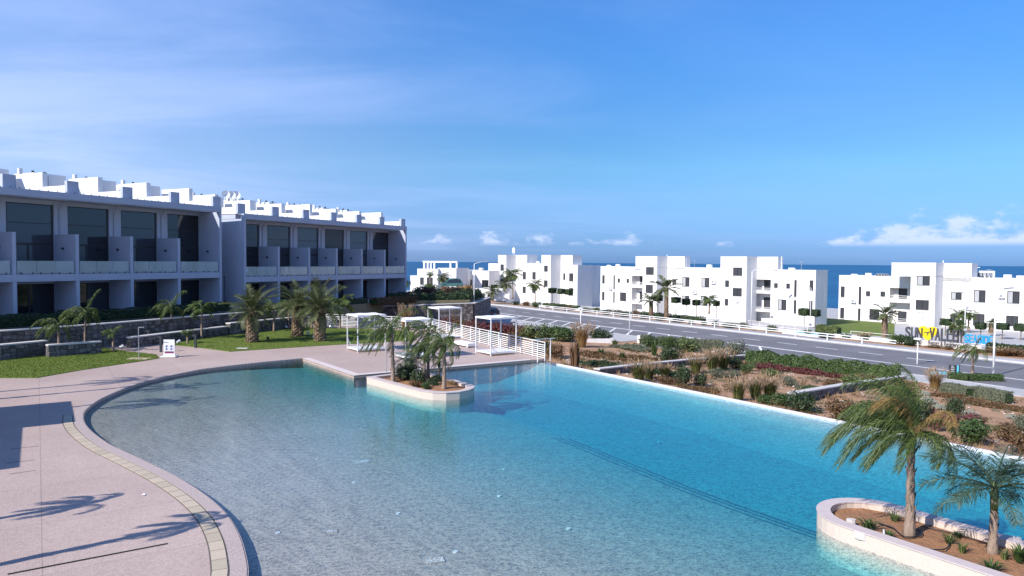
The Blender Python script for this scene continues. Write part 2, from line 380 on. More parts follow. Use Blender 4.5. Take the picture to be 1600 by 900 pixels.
# floor: a sunny shelf, three steps along a line parallel to the rim, then the blue basin
TS = 15.9
rows = [(-4.0,-0.04),(2.0,-0.055),(6.0,-0.09),(9.0,-0.18),(12.0,-0.36),(TS,-0.66)]
def floor_z(t):
    for (a, za), (b, zb) in zip(rows, rows[1:]):
        if a <= t <= b: return lerp(za, zb, (t-a)/(b-a))
    return rows[0][1] if t < rows[0][0] else -0.95
fl = MB()
def floor_rows(b, rows, s0=-52.0, s1=24.0, n=38):
    for k in range(len(rows)-1):
        A = [ST(lerp(s0, s1, i/n), rows[k][0]+0.35*math.sin(i*0.55), rows[k][1]) for i in range(n+1)]
        B = [ST(lerp(s0, s1, i/n), rows[k+1][0]+(0.35*math.sin(i*0.55) if rows[k+1][0] < T_RIM-0.5 else 0), rows[k+1][1]) for i in range(n+1)]
        b.strip(A, B)
    return b
floor_rows(fl, rows+[(TS+0.002,-0.74),(TS+0.42,-0.75)])
pf = struct(fl.build('pool_floor', 'pool_tile'))
fl2 = floor_rows(MB(), [(TS+0.42,-0.751),(TS+0.422,-0.84),(TS+0.84,-0.85),(TS+0.842,-0.94),(TS+1.26,-0.95),(TS+1.262,-1.06),(T_RIM-3.0,-1.02),(T_RIM-0.6,-0.45),(T_RIM-0.14,-0.10)])
fl2.build('deep_basin', 'pool_tile', pf)
sa_, sb_ = G(940, 672, -0.7).dot(U), 20.0
for dt_, zz_ in ((0.0, -0.655), (0.42, -0.748), (0.84, -0.845)):
    nz_ = 40; A, B = [], []
    for i in range(nz_+1):
        s_ = lerp(sa_, sb_, i/nz_); fi = (s_+52)/2.0; w_ = 0.35*math.sin(fi*0.55); A.append(ST(s_, TS+dt_+w_-0.075, zz_+0.012)); B.append(ST(s_, TS+dt_+w_+0.004, zz_+0.012))
    MB().strip(A, B).build('step_nosing', 'nosing', pf)
# water body: clear, mirror-like at grazing angles, taking out red over depth
m = bpy.data.materials.new('pool_water'); m.use_nodes = True; t = m.node_tree; t.nodes.clear()
out = N(t, 'ShaderNodeOutputMaterial'); tc = N(t, 'ShaderNodeTexCoord')
h = None
for sc, st, rot in ((3.2, 0.35, 20), (8.0, 0.5, -35), (19.0, 0.30, 60)):
    mm = N(t, 'ShaderNodeMapping'); mm.inputs['Rotation'].default_value = (0, 0, R(rot)); mm.inputs['Scale'].default_value = (1, 1.7, 1)
    L(t, tc.outputs['Object'], mm.inputs[0])
    n = N(t, 'ShaderNodeTexNoise'); n.inputs['Scale'].default_value = sc; n.inputs['Detail'].default_value = 2.5; n.inputs['Distortion'].default_value = 0.6
    L(t, mm.outputs[0], n.inputs['Vector']); v = math_node(t, 'MULTIPLY', n.outputs[0], st/sc*3.0)
    h = v if h is None else math_node(t, 'ADD', h, v)
bp = N(t, 'ShaderNodeBump'); bp.inputs['Strength'].default_value = 0.20; bp.inputs['Distance'].default_value = 0.10; L(t, h, bp.inputs['Height'])
ge = N(t, 'ShaderNodeNewGeometry'); dt = N(t, 'ShaderNodeVectorMath', operation='DOT_PRODUCT'); L(t, ge.outputs['Incoming'], dt.inputs[0]); L(t, bp.outputs[0], dt.inputs[1])
q_ = math_node(t, 'SUBTRACT', 1.0, math_node(t, 'ABSOLUTE', dt.outputs['Value']), True)
rf = math_node(t, 'ADD', math_node(t, 'MULTIPLY', math_node(t, 'POWER', q_, 5.0), 0.98), 0.02, True)
gl = N(t, 'ShaderNodeBsdfGlossy'); gl.inputs['Roughness'].default_value = 0.04; L(t, bp.outputs[0], gl.inputs['Normal'])
# caustic light pattern painted into the water's transmission colour as ridged noise
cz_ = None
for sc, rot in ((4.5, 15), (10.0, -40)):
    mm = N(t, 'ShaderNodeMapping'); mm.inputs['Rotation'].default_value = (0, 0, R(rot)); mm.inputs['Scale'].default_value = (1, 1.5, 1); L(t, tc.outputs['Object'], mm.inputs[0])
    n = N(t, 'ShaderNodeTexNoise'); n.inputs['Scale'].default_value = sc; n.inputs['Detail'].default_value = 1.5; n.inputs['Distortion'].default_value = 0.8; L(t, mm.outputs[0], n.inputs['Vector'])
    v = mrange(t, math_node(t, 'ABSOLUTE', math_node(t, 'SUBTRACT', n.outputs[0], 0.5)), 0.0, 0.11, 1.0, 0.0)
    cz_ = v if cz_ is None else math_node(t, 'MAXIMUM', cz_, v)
tr = N(t, 'ShaderNodeBsdfTransparent'); ms = N(t, 'ShaderNodeMixShader')
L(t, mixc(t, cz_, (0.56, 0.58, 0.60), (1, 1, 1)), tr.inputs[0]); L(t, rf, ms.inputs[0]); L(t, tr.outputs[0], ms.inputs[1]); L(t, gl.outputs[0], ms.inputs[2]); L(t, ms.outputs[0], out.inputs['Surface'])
va = N(t, 'ShaderNodeVolumeAbsorption'); va.inputs['Color'].default_value = (0.40, 0.935, 0.99, 1); va.inputs['Density'].default_value = 1.0
L(t, va.outputs[0], out.inputs['Volume']); MATS['pool_water'] = m
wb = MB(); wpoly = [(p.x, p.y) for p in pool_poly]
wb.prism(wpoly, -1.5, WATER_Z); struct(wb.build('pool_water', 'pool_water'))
# submerged grates and jets on the shelf
for k, (px, py, wd, lbl) in enumerate([(680, 876, 0.36, 'pale rectangular suction grate under water, the nearest and largest'),
        (565, 722, 0.46, 'pale rectangular suction grate under water below the palm reflections'), (518, 831, 0.26, 'pale suction grate under water nearest the curved drain strip')]):
    p = G(px, py, -0.10)
    for _ in range(6): p = G(px, py, floor_z(p.dot(V)))
    o = thing('pool_grate', lbl, 'grate', (p.x, p.y, p.z+0.012), 0.35, 'grates in the pool floor')
    MB().box(-wd/2, wd/2, -wd/3, wd/3, -0.02, 0.004).build('plate', 'pool_tile', o)
    rg_ = random.Random(k); s_ = MB()
    for a in range(9):
        for b in range(5):
            if rg_.random() < 0.75: s_.box(wd*(a/9-0.5)+0.004, wd*((a+0.8)/9-0.5), wd*0.62*(b/5-0.5), wd*0.62*((b+0.75)/5-0.5), 0.0045, 0.008)
    s_.build('slots', 'white_paint', o)['kind'] = 'stuff'
jets = [(223,773,'small white scrap lying on the sunlit deck')]
for (px, py, lbl) in [(434,833,'round white pool jet nearest the drain strip'),(712,862,'round white pool jet just above the largest grate'),(622,802,'round white pool jet in the middle of the shelf'),
        (888,826,'round white pool jet right of the shelf middle'),(553,754,'oval white pool jet below the smaller grate'),(787,733,'small white pool jet on the shelf, beneath the far planter palms'),
        (495,718,'small white pool jet left of the far grate'),(780,775,'small white pool jet on the open shelf'),(1029,690,'tiny white pool jet above the steps'),(245,672,'pale pool jet beside the curved shore')]:
    p = G(px, py, -0.1)
    for _ in range(6): p = G(px, py, floor_z(p.dot(V)))
    ang = [2*math.pi*i/10 for i in range(10)]
    tag(MB().prism([(0.055*math.cos(a), 0.055*math.sin(a)) for a in ang], -0.02, 0.004).build('pool_jet', 'white_paint', None, False, (p.x, p.y, p.z+0.01)), lbl, 'jet', 'jets in the pool floor')

# deck
fence_pts = [ST(E.dot(U)+0.1, T_RIM+0.1), Vector((-7.4, 60.4, 0)), Vector((-16.8, 63.6, 0))]
deck_poly = [K, E, ST(E.dot(U), T_RIM+0.25)]+[fence_pts[1]+V*0.2, fence_pts[2]+Vector((0, 0.3, 0)), Vector((-19.8, 63.0, 0)), Vector((-40, 23, 0)), Vector((-60, -10, 0)), Vector((-30, -40, 0)), Vector((18, -40, 0))]+SHORE[::-1]
dk = MB().prism([(p.x, p.y) for p in deck_poly], -1.2, ZD)
deck = struct(dk.build('pool_deck', 'deck_tile'))
# coping band and the drain strip that follow the shore
i0, i1 = 2, 16*6+10
cop = SHORE[:i1]
def lift(P, z): return [Vector((p.x, p.y, z)) for p in P]
side = -1 if offset2(SHORE, 1)[40].x > SHORE[40].x else 1
oa, ob_ = lift(offset2(cop, 0.03*side), ZD+0.014), lift(offset2(cop, 0.33*side), ZD+0.014)
c_ = MB().strip(oa, ob_); c_.strip(lift(offset2(cop, 0.03*side), -0.3), oa); c_.strip(ob_, lift(offset2(cop, 0.33*side), ZD))
c_.build('coping', 'coping_tile', deck)
cq = [SHORE[0], K, E, E-U*0.42, K+V*0.42-U*0.42, SHORE[0]+V*0.42]
MB().prism([(p.x, p.y) for p in cq], ZD-0.05, ZD+0.012).build('coping', 'coping', deck)
# drain covers, one by one
st = [i for i, p in enumerate(SHORE)]
dd = SHORE[7*6-2:i1]; pts = offset2(dd, 0.365*side); pts2 = offset2(dd, 0.64*side)
acc = 0.0; seg = []; cum = [0.0]
for i in range(1, len(pts)): cum.append(cum[-1]+(pts[i]-pts[i-1]).length)
def at_len(P, s):
    for i in range(1, len(P)):
        if cum[i] >= s: f = (s-cum[i-1])/max(1e-6, cum[i]-cum[i-1]); return P[i-1].lerp(P[i], f)
    return P[-1]
s = 0.0
while s+0.5 < cum[-1]:
    a0, a1, b0, b1 = at_len(pts, s+0.012), at_len(pts, s+0.488), at_len(pts2, s+0.012), at_len(pts2, s+0.488)
    q = [(a0.x, a0.y), (a1.x, a1.y), (b1.x, b1.y), (b0.x, b0.y)]
    MB().prism(q, ZD-0.002, ZD+0.018).build('drain_cover', 'drain_cover', deck); s += 0.5
for off in (0.335, 0.645): MB().strip(lift(offset2(dd, off*side), ZD+0.005), lift(offset2(dd, (off+0.025)*side), ZD+0.005)).build('drain_edge', 'mortar', deck)
# expansion joints and access hatches in the deck
for px0, py0, px1, py1 in ((16,702,60,697),(10,724,55,719),(14,741,56,735)):
    a, b_ = G(px0, py0, ZD), G(px1, py1, ZD); MB().bar(a+Vector((0,0,0.003)), b_+Vector((0,0,0.003)), 0.02, 0.006).build('joint', 'mortar', deck)
# infinity rim
rim = tag(MB().box(-32.6, 22, -0.16, 0.02, -1.2, 0.035).build('infinity_edge', 'rim_white', None, False, V*T_RIM), 'long thin white infinity rim between the blue water and the planted slope', 'edge wall')
rim.rotation_euler = (0, 0, math.atan2(U.y, U.x)); 
# catch basin behind rim hides in planting

# garden soil
gs = MB(); ns, ntt = 90, 44
for j in range(ntt+1):
    for i in range(ns+1):
        s_, t_ = lerp(-70, 25, i/ns), lerp(T_RIM+0.0, T_RIM+33.0, j/ntt); p = ST(s_, t_); z = zg(p); fd = max(0.0, min(1.0, (T_RIM+24.5-t_)/5.0))
        z += fd*0.16*noise.noise(Vector((s_*0.35, t_*0.35, 1.0)))+fd*0.06*noise.noise(Vector((s_*1.3, t_*1.3, 4.0)))
        if j == ntt: z -= 0.4
        gs.v.append((p.x, p.y, z-0.03))
for j in range(ntt):
    for i in range(ns): a = j*(ns+1)+i; gs.f.append((a, a+1, a+ns+2, a+ns+1))
struct(gs.build('garden_soil', 'soil', None, True))

# road
RN = [G(x, y, Z_ROAD) for x, y in ((790,490.5),(900,503),(1000,514.5),(1120,529),(1250,546),(1390,569),(1500,581.5),(1600,594))]
d0 = (RN[2]-RN[0]).normalized(); RN = [RN[0]-d0*90]+RN[:1]+RN[1:]+[RN[-1]+Vector((0.6, -0.8, 0))*60]
# straighten: least wiggle between measured points
A0, A1 = RN[1], RN[-2]
RD = (A1-A0).normalized(); RNn = Vector((-RD.y, RD.x, 0))
def RP(s, o, z=Z_ROAD): p = A0+RD*s+RNn*o; return Vector((p.x, p.y, z))
LR = (A1-A0).length
W_ROAD, O_N = 9.9, -4.6
def rstrip(o0, o1, s0, s1, z): return [tuple(RP(s0, o0, z)), tuple(RP(s1, o0, z)), tuple(RP(s1, o1, z)), tuple(RP(s0, o1, z))]
road = struct(MB().add(rstrip(O_N, W_ROAD, -120, 140, Z_ROAD), [(0, 1, 2, 3)]).build('road', 'asphalt'))
pvn = struct(MB().prism([p[:2] for p in rstrip(-7.6, O_N, -120, 140, 0)], -3.2, Z_ROAD+0.03).build('pavement_near', 'pavement'))
sW = (G(985, 533, Z_ROAD)-A0).dot(RD)
MB().prism([p[:2] for p in rstrip(-10.8, -7.603, -60, sW, 0)], -3.2, Z_ROAD+0.027).build('forecourt', 'pavement', pvn)
pvf = struct(MB().prism([p[:2] for p in rstrip(W_ROAD, W_ROAD+2.2, -120, 140, 0)], -3.2, Z_ROAD+0.12).build('pavement_far', 'pavement'))
for k in range(52):
    MB().prism([p[:2] for p in rstrip(O_N-0.24, O_N+0.02, -30+k*2.0, -30+k*2.0+1.97, 0)], -2.9, Z_ROAD+0.04).build('kerb_stone', 'kerb', pvn)
    MB().prism([p[:2] for p in rstrip(W_ROAD-0.02, W_ROAD+0.22, -30+k*2.0, -30+k*2.0+1.97, 0)], -2.9, Z_ROAD+0.135).build('kerb_stone', 'kerb', pvf)
# painted lines
zl = Z_ROAD+0.005
PKL = LR*0.76
MB().add(rstrip(-0.2, 0.2, -14, PKL, zl), [(0, 1, 2, 3)]).build('bay_line', 'road_paint', road)
MB().add(rstrip(W_ROAD-0.6, W_ROAD-0.38, -60, 120, zl), [(0, 1, 2, 3)]).build('edge_line', 'road_paint', road)
MB().add(rstrip(-0.12, 0.12, PKL+4, 120, zl), [(0, 1, 2, 3)]).build('edge_line', 'road_paint', road)
for k in range(22): MB().add(rstrip(4.6, 4.8, -30+k*4.6, -27.6+k*4.6, zl), [(0, 1, 2, 3)]).build('lane_dash', 'road_paint', road)
s = -11.0
while s < PKL-3:
    a, b_ = RP(s+3.9, O_N+0.06, zl), RP(s, -0.21, zl); MB().bar(a, b_, 0.24, 0.004).build('bay_line', 'road_paint', road); s += 3.2
a, b_ = RP(PKL+4.6, -0.1, zl), RP(PKL+0.1, 0.02, zl); MB().bar(a, b_, 0.24, 0.004).build('bay_line', 'road_paint', road)

# guardrail on the far side
gr = thing('guardrail', 'long white guardrail of two beams along the far side of the road', 'guardrail', tuple(RP(0, W_ROAD+0.9, Z_ROAD+0.12)), math.atan2(RD.y, RD.x))
sE = G(1440, 540, Z_ROAD); sE = (sE-A0).dot(RD)
sA = -6.0
for k in range(int((sE-sA)/4.0)+1):
    x = sA+k*4.0; MB().box(x-0.05, x+0.05, -0.06, 0.06, -0.2, 0.70).build('post', 'white_paint', gr)
for z in (0.42, 0.68):
    MB().box(sA-0.3, sE+0.2, -0.115, -0.062, z-0.04, z+0.04).build('beam', 'white_paint', gr)

# ---------------------------------------------------------------- lawns
def lawn(px, name, seed, extra=None):
    P = [G(x, y, ZD+0.03) for x, y in px]
    o = MB().prism([(p.x, p.y) for p in P], ZD-0.02, ZD+0.03).build(name, 'turf'); struct(o)
    # grass blades in one mass
    rng = random.Random(seed); b = MB(); xs_ = [p.x for p in P]; ys_ = [p.y for p in P]
    def inside(x, y):
        c = False; j = len(P)-1
        for i in range(len(P)):
            if (P[i].y > y) != (P[j].y > y) and x < (P[j].x-P[i].x)*(y-P[i].y)/(P[j].y-P[i].y)+P[i].x: c = not c
            j = i
        return c
    for _ in range(36000):
        x, y = rng.uniform(min(xs_), max(xs_)), rng.uniform(min(ys_), max(ys_))
        if not inside(x, y): continue
        a = rng.uniform(0, 6.28); hh = rng.uniform(0.025, 0.06); wd = rng.uniform(0.010, 0.020); ca, sa = math.cos(a)*wd, math.sin(a)*wd
        lx, ly = rng.uniform(-.03, .03), rng.uniform(-.03, .03)
        b.add([(x-ca, y-sa, ZD+0.028), (x+ca, y+sa, ZD+0.028), (x+lx, y+ly, ZD+0.03+hh)], [(0, 1, 2)])
    g = b.build('grass', 'grass_blade'); return g
g1 = lawn([(-60,600),(0,590),(56,590),(131,577),(233,562),(249,559),(243,553.5),(200,549),(163,543),(140,545.5),(75,553),(0,563),(-60,570)], 'lawn', 1)
tag(g1, 'short green grass on the lawn between curved deck and low stone wall', 'grass', kind='stuff')
g2 = lawn([(238,535.5),(300,541.5),(359,549),(420,545),(495,540),(629,532.5),(651,531),(645,518),(575,513.5),(512,512),(475,511.5),(458,512.5),(355,521),(290,528)], 'lawn', 2)
tag(g2, 'short green grass on the lawn under the three thick date palms', 'grass', kind='stuff')

# ---------------------------------------------------------------- stone walls
def stone_wall(name, label, pts, z0, z1, th=0.45, cap=True, size=0.34, faces=(-1,), seed=0, ends=True):
    """pts: plan polyline; stones cover the side facing the viewer (right of travel = -1)"""
    rng = random.Random(seed); o0 = Vector((pts[0].x, pts[0].y, 0)); root = thing(name, label, 'wall', tuple(o0)); q = [Vector((p.x, p.y, 0))-o0 for p in pts]
    core, st_, cp = MB(), MB(), MB()
    zt = z1 if isinstance(z1, (list, tuple)) else [z1]*len(q)
    for i in range(len(q)-1):
        a, b = q[i], q[i+1]; d = (b-a); ln = d.length; d.normalize(); nn = Vector((d.y, -d.x, 0))      # right of travel
        za, zb = zt[i], zt[i+1]
        c4 = [a+nn*th/2, b+nn*th/2, b-nn*th/2, a-nn*th/2]; zz = [za, zb, zb, za]
        core.add([(p.x, p.y, z0) for p in c4]+[(p.x, p.y, z-0.01) for p, z in zip(c4, zz)], [(0,3,2,1),(4,5,6,7),(0,1,5,4),(1,2,6,5),(2,3,7,6),(3,0,4,7)])
        for sgn in faces:
            off = nn*(-sgn)*(th/2)
            nu = max(1, int(ln/size)); 
            hgt = max(za, zb)-z0; nv = max(1, round(hgt/(size*0.78)))
            grid = {}
            for j in range(nv+1):
                for k in range(nu+1):
                    ju = 0 if k in (0, nu) else rng.uniform(-.32, .32); jv = 0 if j in (0, nv) else rng.uniform(-.30, .30)
                    sh = 0.5 if (j % 2 and 0 < k < nu) else 0
                    u = (k+ju+sh*0.6)/nu; u = min(1, max(0, u)); grid[j, k] = (u*ln, (j+jv)/nv)
            for j in range(nv):
                for k in range(nu):
                    c = [grid[j, k], grid[j, k+1], grid[j+1, k+1], grid[j+1, k]]
                    cu = sum(x for x, _ in c)/4; cv = sum(y for _, y in c)/4; dp = rng.uniform(0.025, 0.07)
                    vs = []
                    for shr, dep in ((0.93, 0.0), (0.80, dp)):
                        for (x, y) in c:
                            x2, y2 = cu+(x-cu)*shr, cv+(y-cv)*shr; zloc = z0+y2*(lerp(za, zb, x2/ln)-z0-0.02)
                            p = a+d*x2+off+nn*(-sgn)*dep; vs.append((p.x, p.y, zloc))
                    fs = [(4,5,6,7),(0,1,5,4),(1,2,6,5),(2,3,7,6),(3,0,4,7)]
                    if sgn > 0: fs = [f[::-1] for f in fs]
                    st_.add(vs, fs)
        if cap:
            n_c = max(1, int(ln/1.6)); w2 = th/2+0.07
            for k in range(n_c):
                pa, pb = a+d*(ln*k/n_c+0.006), a+d*(ln*(k+1)/n_c-0.006); z_a, z_b = lerp(za, zb, k/n_c), lerp(za, zb, (k+1)/n_c)
                c4 = [pa+nn*w2, pb+nn*w2, pb-nn*w2, pa-nn*w2]; zz = [z_a, z_b, z_b, z_a]
                MB().add([(p.x, p.y, z) for p, z in zip(c4, zz)]+[(p.x, p.y, z+0.08) for p, z in zip(c4, zz)], [(0,3,2,1),(4,5,6,7),(0,1,5,4),(1,2,6,5),(2,3,7,6),(3,0,4,7)]).build('cap_slab', 'cap_stone', root)
    core.build('core', 'mortar', root)
    s_ = st_.build('stones', 'stone', root); s_['kind'] = 'stuff'
    return root
def pw(px, py, z): return G(px, py, z)
ZT = 1.9                                                     # terrace of the row houses
up = [G(-120, 526, 1.62), G(0, 518, 1.62), G(131, 509, 1.62), G(350, 491, 1.62), G(440, 485.5, 1.62)]
stone_wall('retaining_wall', 'tall dark rubble retaining wall with pale cap below the row houses', up, ZD-0.1, 1.62, 0.5, True, 0.36, (-1,), 3)
lw1 = [G(-120, 550, 0.95), G(0, 540, 0.95), G(71, 533.5, 0.95)]
stone_wall('planter_wall', 'low dark stone planter wall at the outer end of the small lawn', lw1, ZD-0.1, 0.95, 0.4, True, 0.32, (-1,), 4)
lw2 = [G(73, 540.5, 0.80), G(157, 534.5, 0.80)]
stone_wall('planter_wall', 'short low stone wall behind two slim palms beside the garden steps', lw2, ZD-0.1, 0.80, 0.4, True, 0.32, (-1,), 5)
lw3 = [G(201, 528.5, 0.75), G(290, 518, 0.75), G(352, 511, 0.75)]
stone_wall('planter_wall', 'low stone wall with pale cap behind the information board', lw3, ZD-0.1, 0.75, 0.4, True, 0.32, (-1,), 6)
lw4 = [G(356, 506, 1.0), G(400, 502, 1.0), G(458, 496.5, 1.0)]
stone_wall('planter_wall', 'low stone wall with pale cap behind the three date palms', lw4, ZD-0.1, 1.0, 0.4, True, 0.32, (-1,), 7)
a = G(476, 496, 1.0); b_ = G(509, 496.5, 1.0)
stone_wall('planter_wall', 'sunlit pale stone wall where the white fence begins', [a, b_], ZD-0.1, 1.0, 0.4, True, 0.32, (-1,), 8)
# terrace fill behind the retaining wall (ground of the row houses)
ty = [(p.x, p.y) for p in up]
terr = MB().prism([*ty, (-14.5, 81.4), (-5.1, 84.6), (-4.0, 104), (-60, 110), (-75, 20)], -3.2, 1.36)
struct(terr.build('terrace', 'earth'))
ww = [G(560, 486, 1.15), G(641, 481.5, 1.15), G(738, 475, 1.15)]
# dark wall at the end of the terrace
wA, wB = Vector((-15.5, 80.5, 0)), Vector((-4.7, 84.0, 0))
stone_wall('retaining_wall', 'dark stone retaining wall beyond the cabanas with planting on top', [wA, wB], -2.6, [0.75, 1.0], 0.5, True, 0.40, (-1,), 9)
stone_wall('retaining_wall', 'shaded return of the dark stone wall running beside the road', [wB, Vector((-3.4, 104, 0))], -2.6, [1.0, 0.7], 0.5, True, 0.40, (-1,), 10)
# garden walls on the slope
def gwall(label, px, hgt, seed, th=0.35):
    P = [GG(x, y) for x, y in px]; zb = min(p.z for p in P)-0.3; zt = [p.z+hgt for p in P]
    stone_wall('garden_wall', label, P, zb, zt, th, True, 0.30, (-1,), seed)
gwall('long low garden wall with white cap running down from pool rim to pavement', [(932, 586), (1000, 577.5), (1080, 569), (1172, 561)], 0.34, 11)
gwall('low garden wall with white cap behind the big palm', [(1236, 628), (1320, 612), (1410, 598)], 0.42, 12)
o = tag(MB().box(-3.2, 0, -0.12, 0.12, -0.5, 0.45).build('garden_kerb', 'white_wall', None, False, GG(958, 536)), 'short white kerb above the bare soil near the fence end', 'kerb wall')
o.rotation_euler = (0, 0, 0.15)
o = tag(MB().box(0, 1.3, -0.15, 0.15, -0.5, 0.75).build('garden_kerb', 'white_wall', None, False, GG(997, 535)), 'white low wall end behind the long lavender hedge', 'kerb wall')
o.rotation_euler = (0, 0, math.atan2(U.y, U.x))
# ================================================================ ROW HOUSES ON THE TERRACE
def row_block(label, fr, nb, bw, z0, seed, first_bay_visible=0):
    rng = random.Random(seed)
    root = thing('row_house_block', label, 'building', tuple(fr.o), fr.rz)
    D, LN = 2.5, nb*bw                                     # depth of loggias
    Zs0, Zs1, Zfin, Zb0, Zb1 = 2.5, 3.0, 5.85, 8.30, 8.78
    W = 'render_wall_shaded'
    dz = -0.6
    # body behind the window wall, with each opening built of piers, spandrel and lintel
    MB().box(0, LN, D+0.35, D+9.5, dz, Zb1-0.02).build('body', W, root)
    for k in range(nb):
        x0 = k*bw; wl, wr = x0+bw*0.205, x0+bw-0.145
        pr = MB(); pr.box(x0+0.13, wl, D, D+0.349, dz, Zb1-0.03); pr.box(wl, wr, D, D+0.349, 8.02, Zb1-0.03); pr.box(wl, wr, D, D+0.349, 2.25, Zs1); pr.box(wr, x0+bw-0.13, D, D+0.349, dz, Zb1-0.03)
        pr.build('wall_panel', W, root)
        # tall upper window
        wd = MB(); f = 0.07
        for (a, b, c, d) in ((wl, wr, Zs1, Zs1+f), (wl, wr, 8.02-f, 8.02), (wl, wr, 6.60, 6.60+0.06), (wl, wr, 5.05, 5.05+0.15)): wd.box(a, b, D+0.10, D+0.18, c, d)
        for (a, c, d) in ((wl, Zs1+f, 8.02-f), (wr-f*1.6, Zs1+f, 8.02-f)): wd.box(a, a+f*1.6, D+0.102, D+0.178, c, d)
        xm = lerp(wl, wr, 0.46); wd.box(xm-0.06, xm+0.06, D+0.095, D+0.185, Zs1+f, 5.05)
        win = wd.build('window', 'dark_frame', root); gl_ = 'window_glass_pale' if (seed == 22 and k in (2, 4)) or (seed == 21 and k == 9) else ('window_glass_mid' if k % 2 else 'window_glass')
        for (a, b, c, d) in ((wl+f, wr-f, 6.66, 7.95), (wl+f, wr-f, 5.2, 6.60), (wl+f, xm-0.06, Zs1+f, 5.05), (xm+0.06, wr-f, Zs1+f, 5.05)):
            MB().box(a, b, D+0.13, D+0.15, c, d).build('pane', gl_, win)
        if seed == 22 and k == 3:                              # one bay with its slatted shutter down
            for q in range(22): MB().box(wl+f, wr-f*1.6, D+0.106, D+0.128, 5.25+q*0.122, 5.25+q*0.122+0.095).build('shutter_slat', 'dark_metal', win)
        MB().box(wl, wr, D+0.30, D+0.345, Zs1, 8.02).build('blind', 'dark_frame', win)
        # ground floor sliding door
        gd = MB(); 
        for (a, b, c, d) in ((wl, wr, 0.0, f), (wl, wr, 2.25-f, 2.25)): gd.box(a, b, D+0.10, D+0.18, c, d)
        for a in (wl, xm-0.05, wr-0.11): gd.box(a, a+0.11, D+0.102, D+0.178, f, 2.25-f)
        dr = gd.build('sliding_door', 'dark_frame', root)
        for (a, b) in ((wl+0.11, xm-0.05), (xm+0.06, wr-0.11)): MB().box(a, b, D+0.13, D+0.15, f, 2.25-f).build('pane', 'window_glass_mid' if (k+int(a)) % 2 else 'window_glass', dr)
        MB().box(wl, wr, D+0.30, D+0.345, 0, 2.25).build('blind', 'dark_frame', dr)
        # balcony balustrade: three glass sheets on small clamps
        g0, g1 = x0+0.18, x0+bw-0.25; third = (g1-g0)/3
        for j in range(3):
            gp = MB().box(g0+third*j+0.015, g0+third*(j+1)-0.015, 0.06, 0.085, Zs1+0.05, Zs1+0.92).build('balustrade_glass', 'rail_glass', root)
            for q in (0.2, 0.8): MB().box(g0+third*(j+q)-0.04, g0+third*(j+q)+0.04, 0.045, 0.10, Zs1+0.002, Zs1+0.14).build('clamp', 'dark_metal', gp)
        # drainpipe and wall lamp
        xp = x0+0.24
        MB().tube([(xp, D-0.06, Zs1), (xp, D-0.06, 7.6), (xp+0.05, D-0.2, 7.95), (xp+0.05, D-0.35, 8.25)], 0.045, 6).build('drainpipe', W, root, True)
        MB().box(x0+bw-0.28, x0+bw-0.131, 1.35, 1.47, 4.75, 4.9).build('wall_lamp', 'dark_metal', root)
    # loggia floors, fins, beam
    MB().box(-0.13, LN+0.13, 0.02, D-0.002, Zs0, Zs1-0.004).build('balcony_slab', W, root)
    MB().box(-0.13, LN+0.13, -0.02, D+0.2, -0.25, 0.0).build('porch_slab', 'cap_stone', root)
    for k in range(nb+1):
        x = k*bw; 
        MB().box(x-0.125, x+0.125, 0, D-0.003, 0.002, Zs0-0.002).build('party_fin', W, root)
        if 0 < k < nb: MB().box(x-0.125, x+0.125, 0.03, D-0.003, Zs1, Zfin).build('privacy_fin', W, root)
        MB().box(x-0.128, x+0.128, 0.0, 0.019, Zs0-0.001, Zs1).build('slab_pilaster', W, root)
        if 0 < k < nb: MB().box(x-0.12, x+0.12, D-0.02, D+0.3, Zfin-0.002, Zb0+0.05).build('pier', W, root)
        # bracket that ties beam to roof, lit through the slot
        if k > 0: MB().box(x-0.09, x+0.09, 0.352, 1.098, Zb0+0.04, Zb0+0.24).build('bracket', 'white_wall', root)
        # roof: stub, low party wall, tall stair wall
        if k < nb+1:
            MB().box(x-0.42, x+0.42, 0.42, 0.72, Zb1-0.005, Zb1+0.92).build('roof_stub', W, root)
            MB().box(x-0.18, x+0.18, 0.721, 3.7, Zb1-0.01, Zb1+0.62+0.0).build('roof_wall', 'white_wall', root)
            hi = 1.75+0.12*rng.uniform(-1, 1)
            MB().box(x-0.2, x+0.2, 3.701, 7.3, Zb1-0.012, Zb1+hi).build('roof_wall', 'white_wall', root)
        if k < nb:
            xr = x+bw*0.5
            # stair box and vents between the party walls
            MB().box(x+0.9, x+bw-0.9, 6.6, 9.2, Zb1-0.013, Zb1+1.95).build('stair_box', 'white_wall', root)
            MB().box(x+1.15, x+1.95, 6.55, 6.599, Zb1+0.05, Zb1+1.75).build('roof_door', 'dark_frame', root)
            MB().box(x+0.25, x+0.5, 7.35, 7.6, Zb1, Zb1+2.25).build('chimney', 'white_wall', root)
            for q in range(2):
                MB().tube([(x+1.4+q*0.9, 7.6, Zb1+1.94), (x+1.4+q*0.9, 7.6, Zb1+2.2)], 0.10, 8).build('vent_cap', 'dark_metal', root)
    for x in (0, LN):
        MB().box(x-0.125, x+0.125, 0.0, D+0.34, Zs1+0.001, Zb0-0.002).build('end_wall', W, root)
    MB().box(-0.13, LN+0.13, -0.02, 0.35, Zb0, Zb1).build('roof_beam', W, root)
    MB().box(-0.12, LN+0.12, 1.10, D+0.4, Zb0+0.02, Zb1-0.015).build('roof_slab', W, root)
    sb = MB()
    for i in range(int(LN/0.62)): sb.box(0.3+i*0.62, 0.34+i*0.62, 0.10, 0.14, Zb1, Zb1+0.09)
    st_ = sb.build('roof_studs', 'dark_metal', root); st_['kind'] = 'stuff'
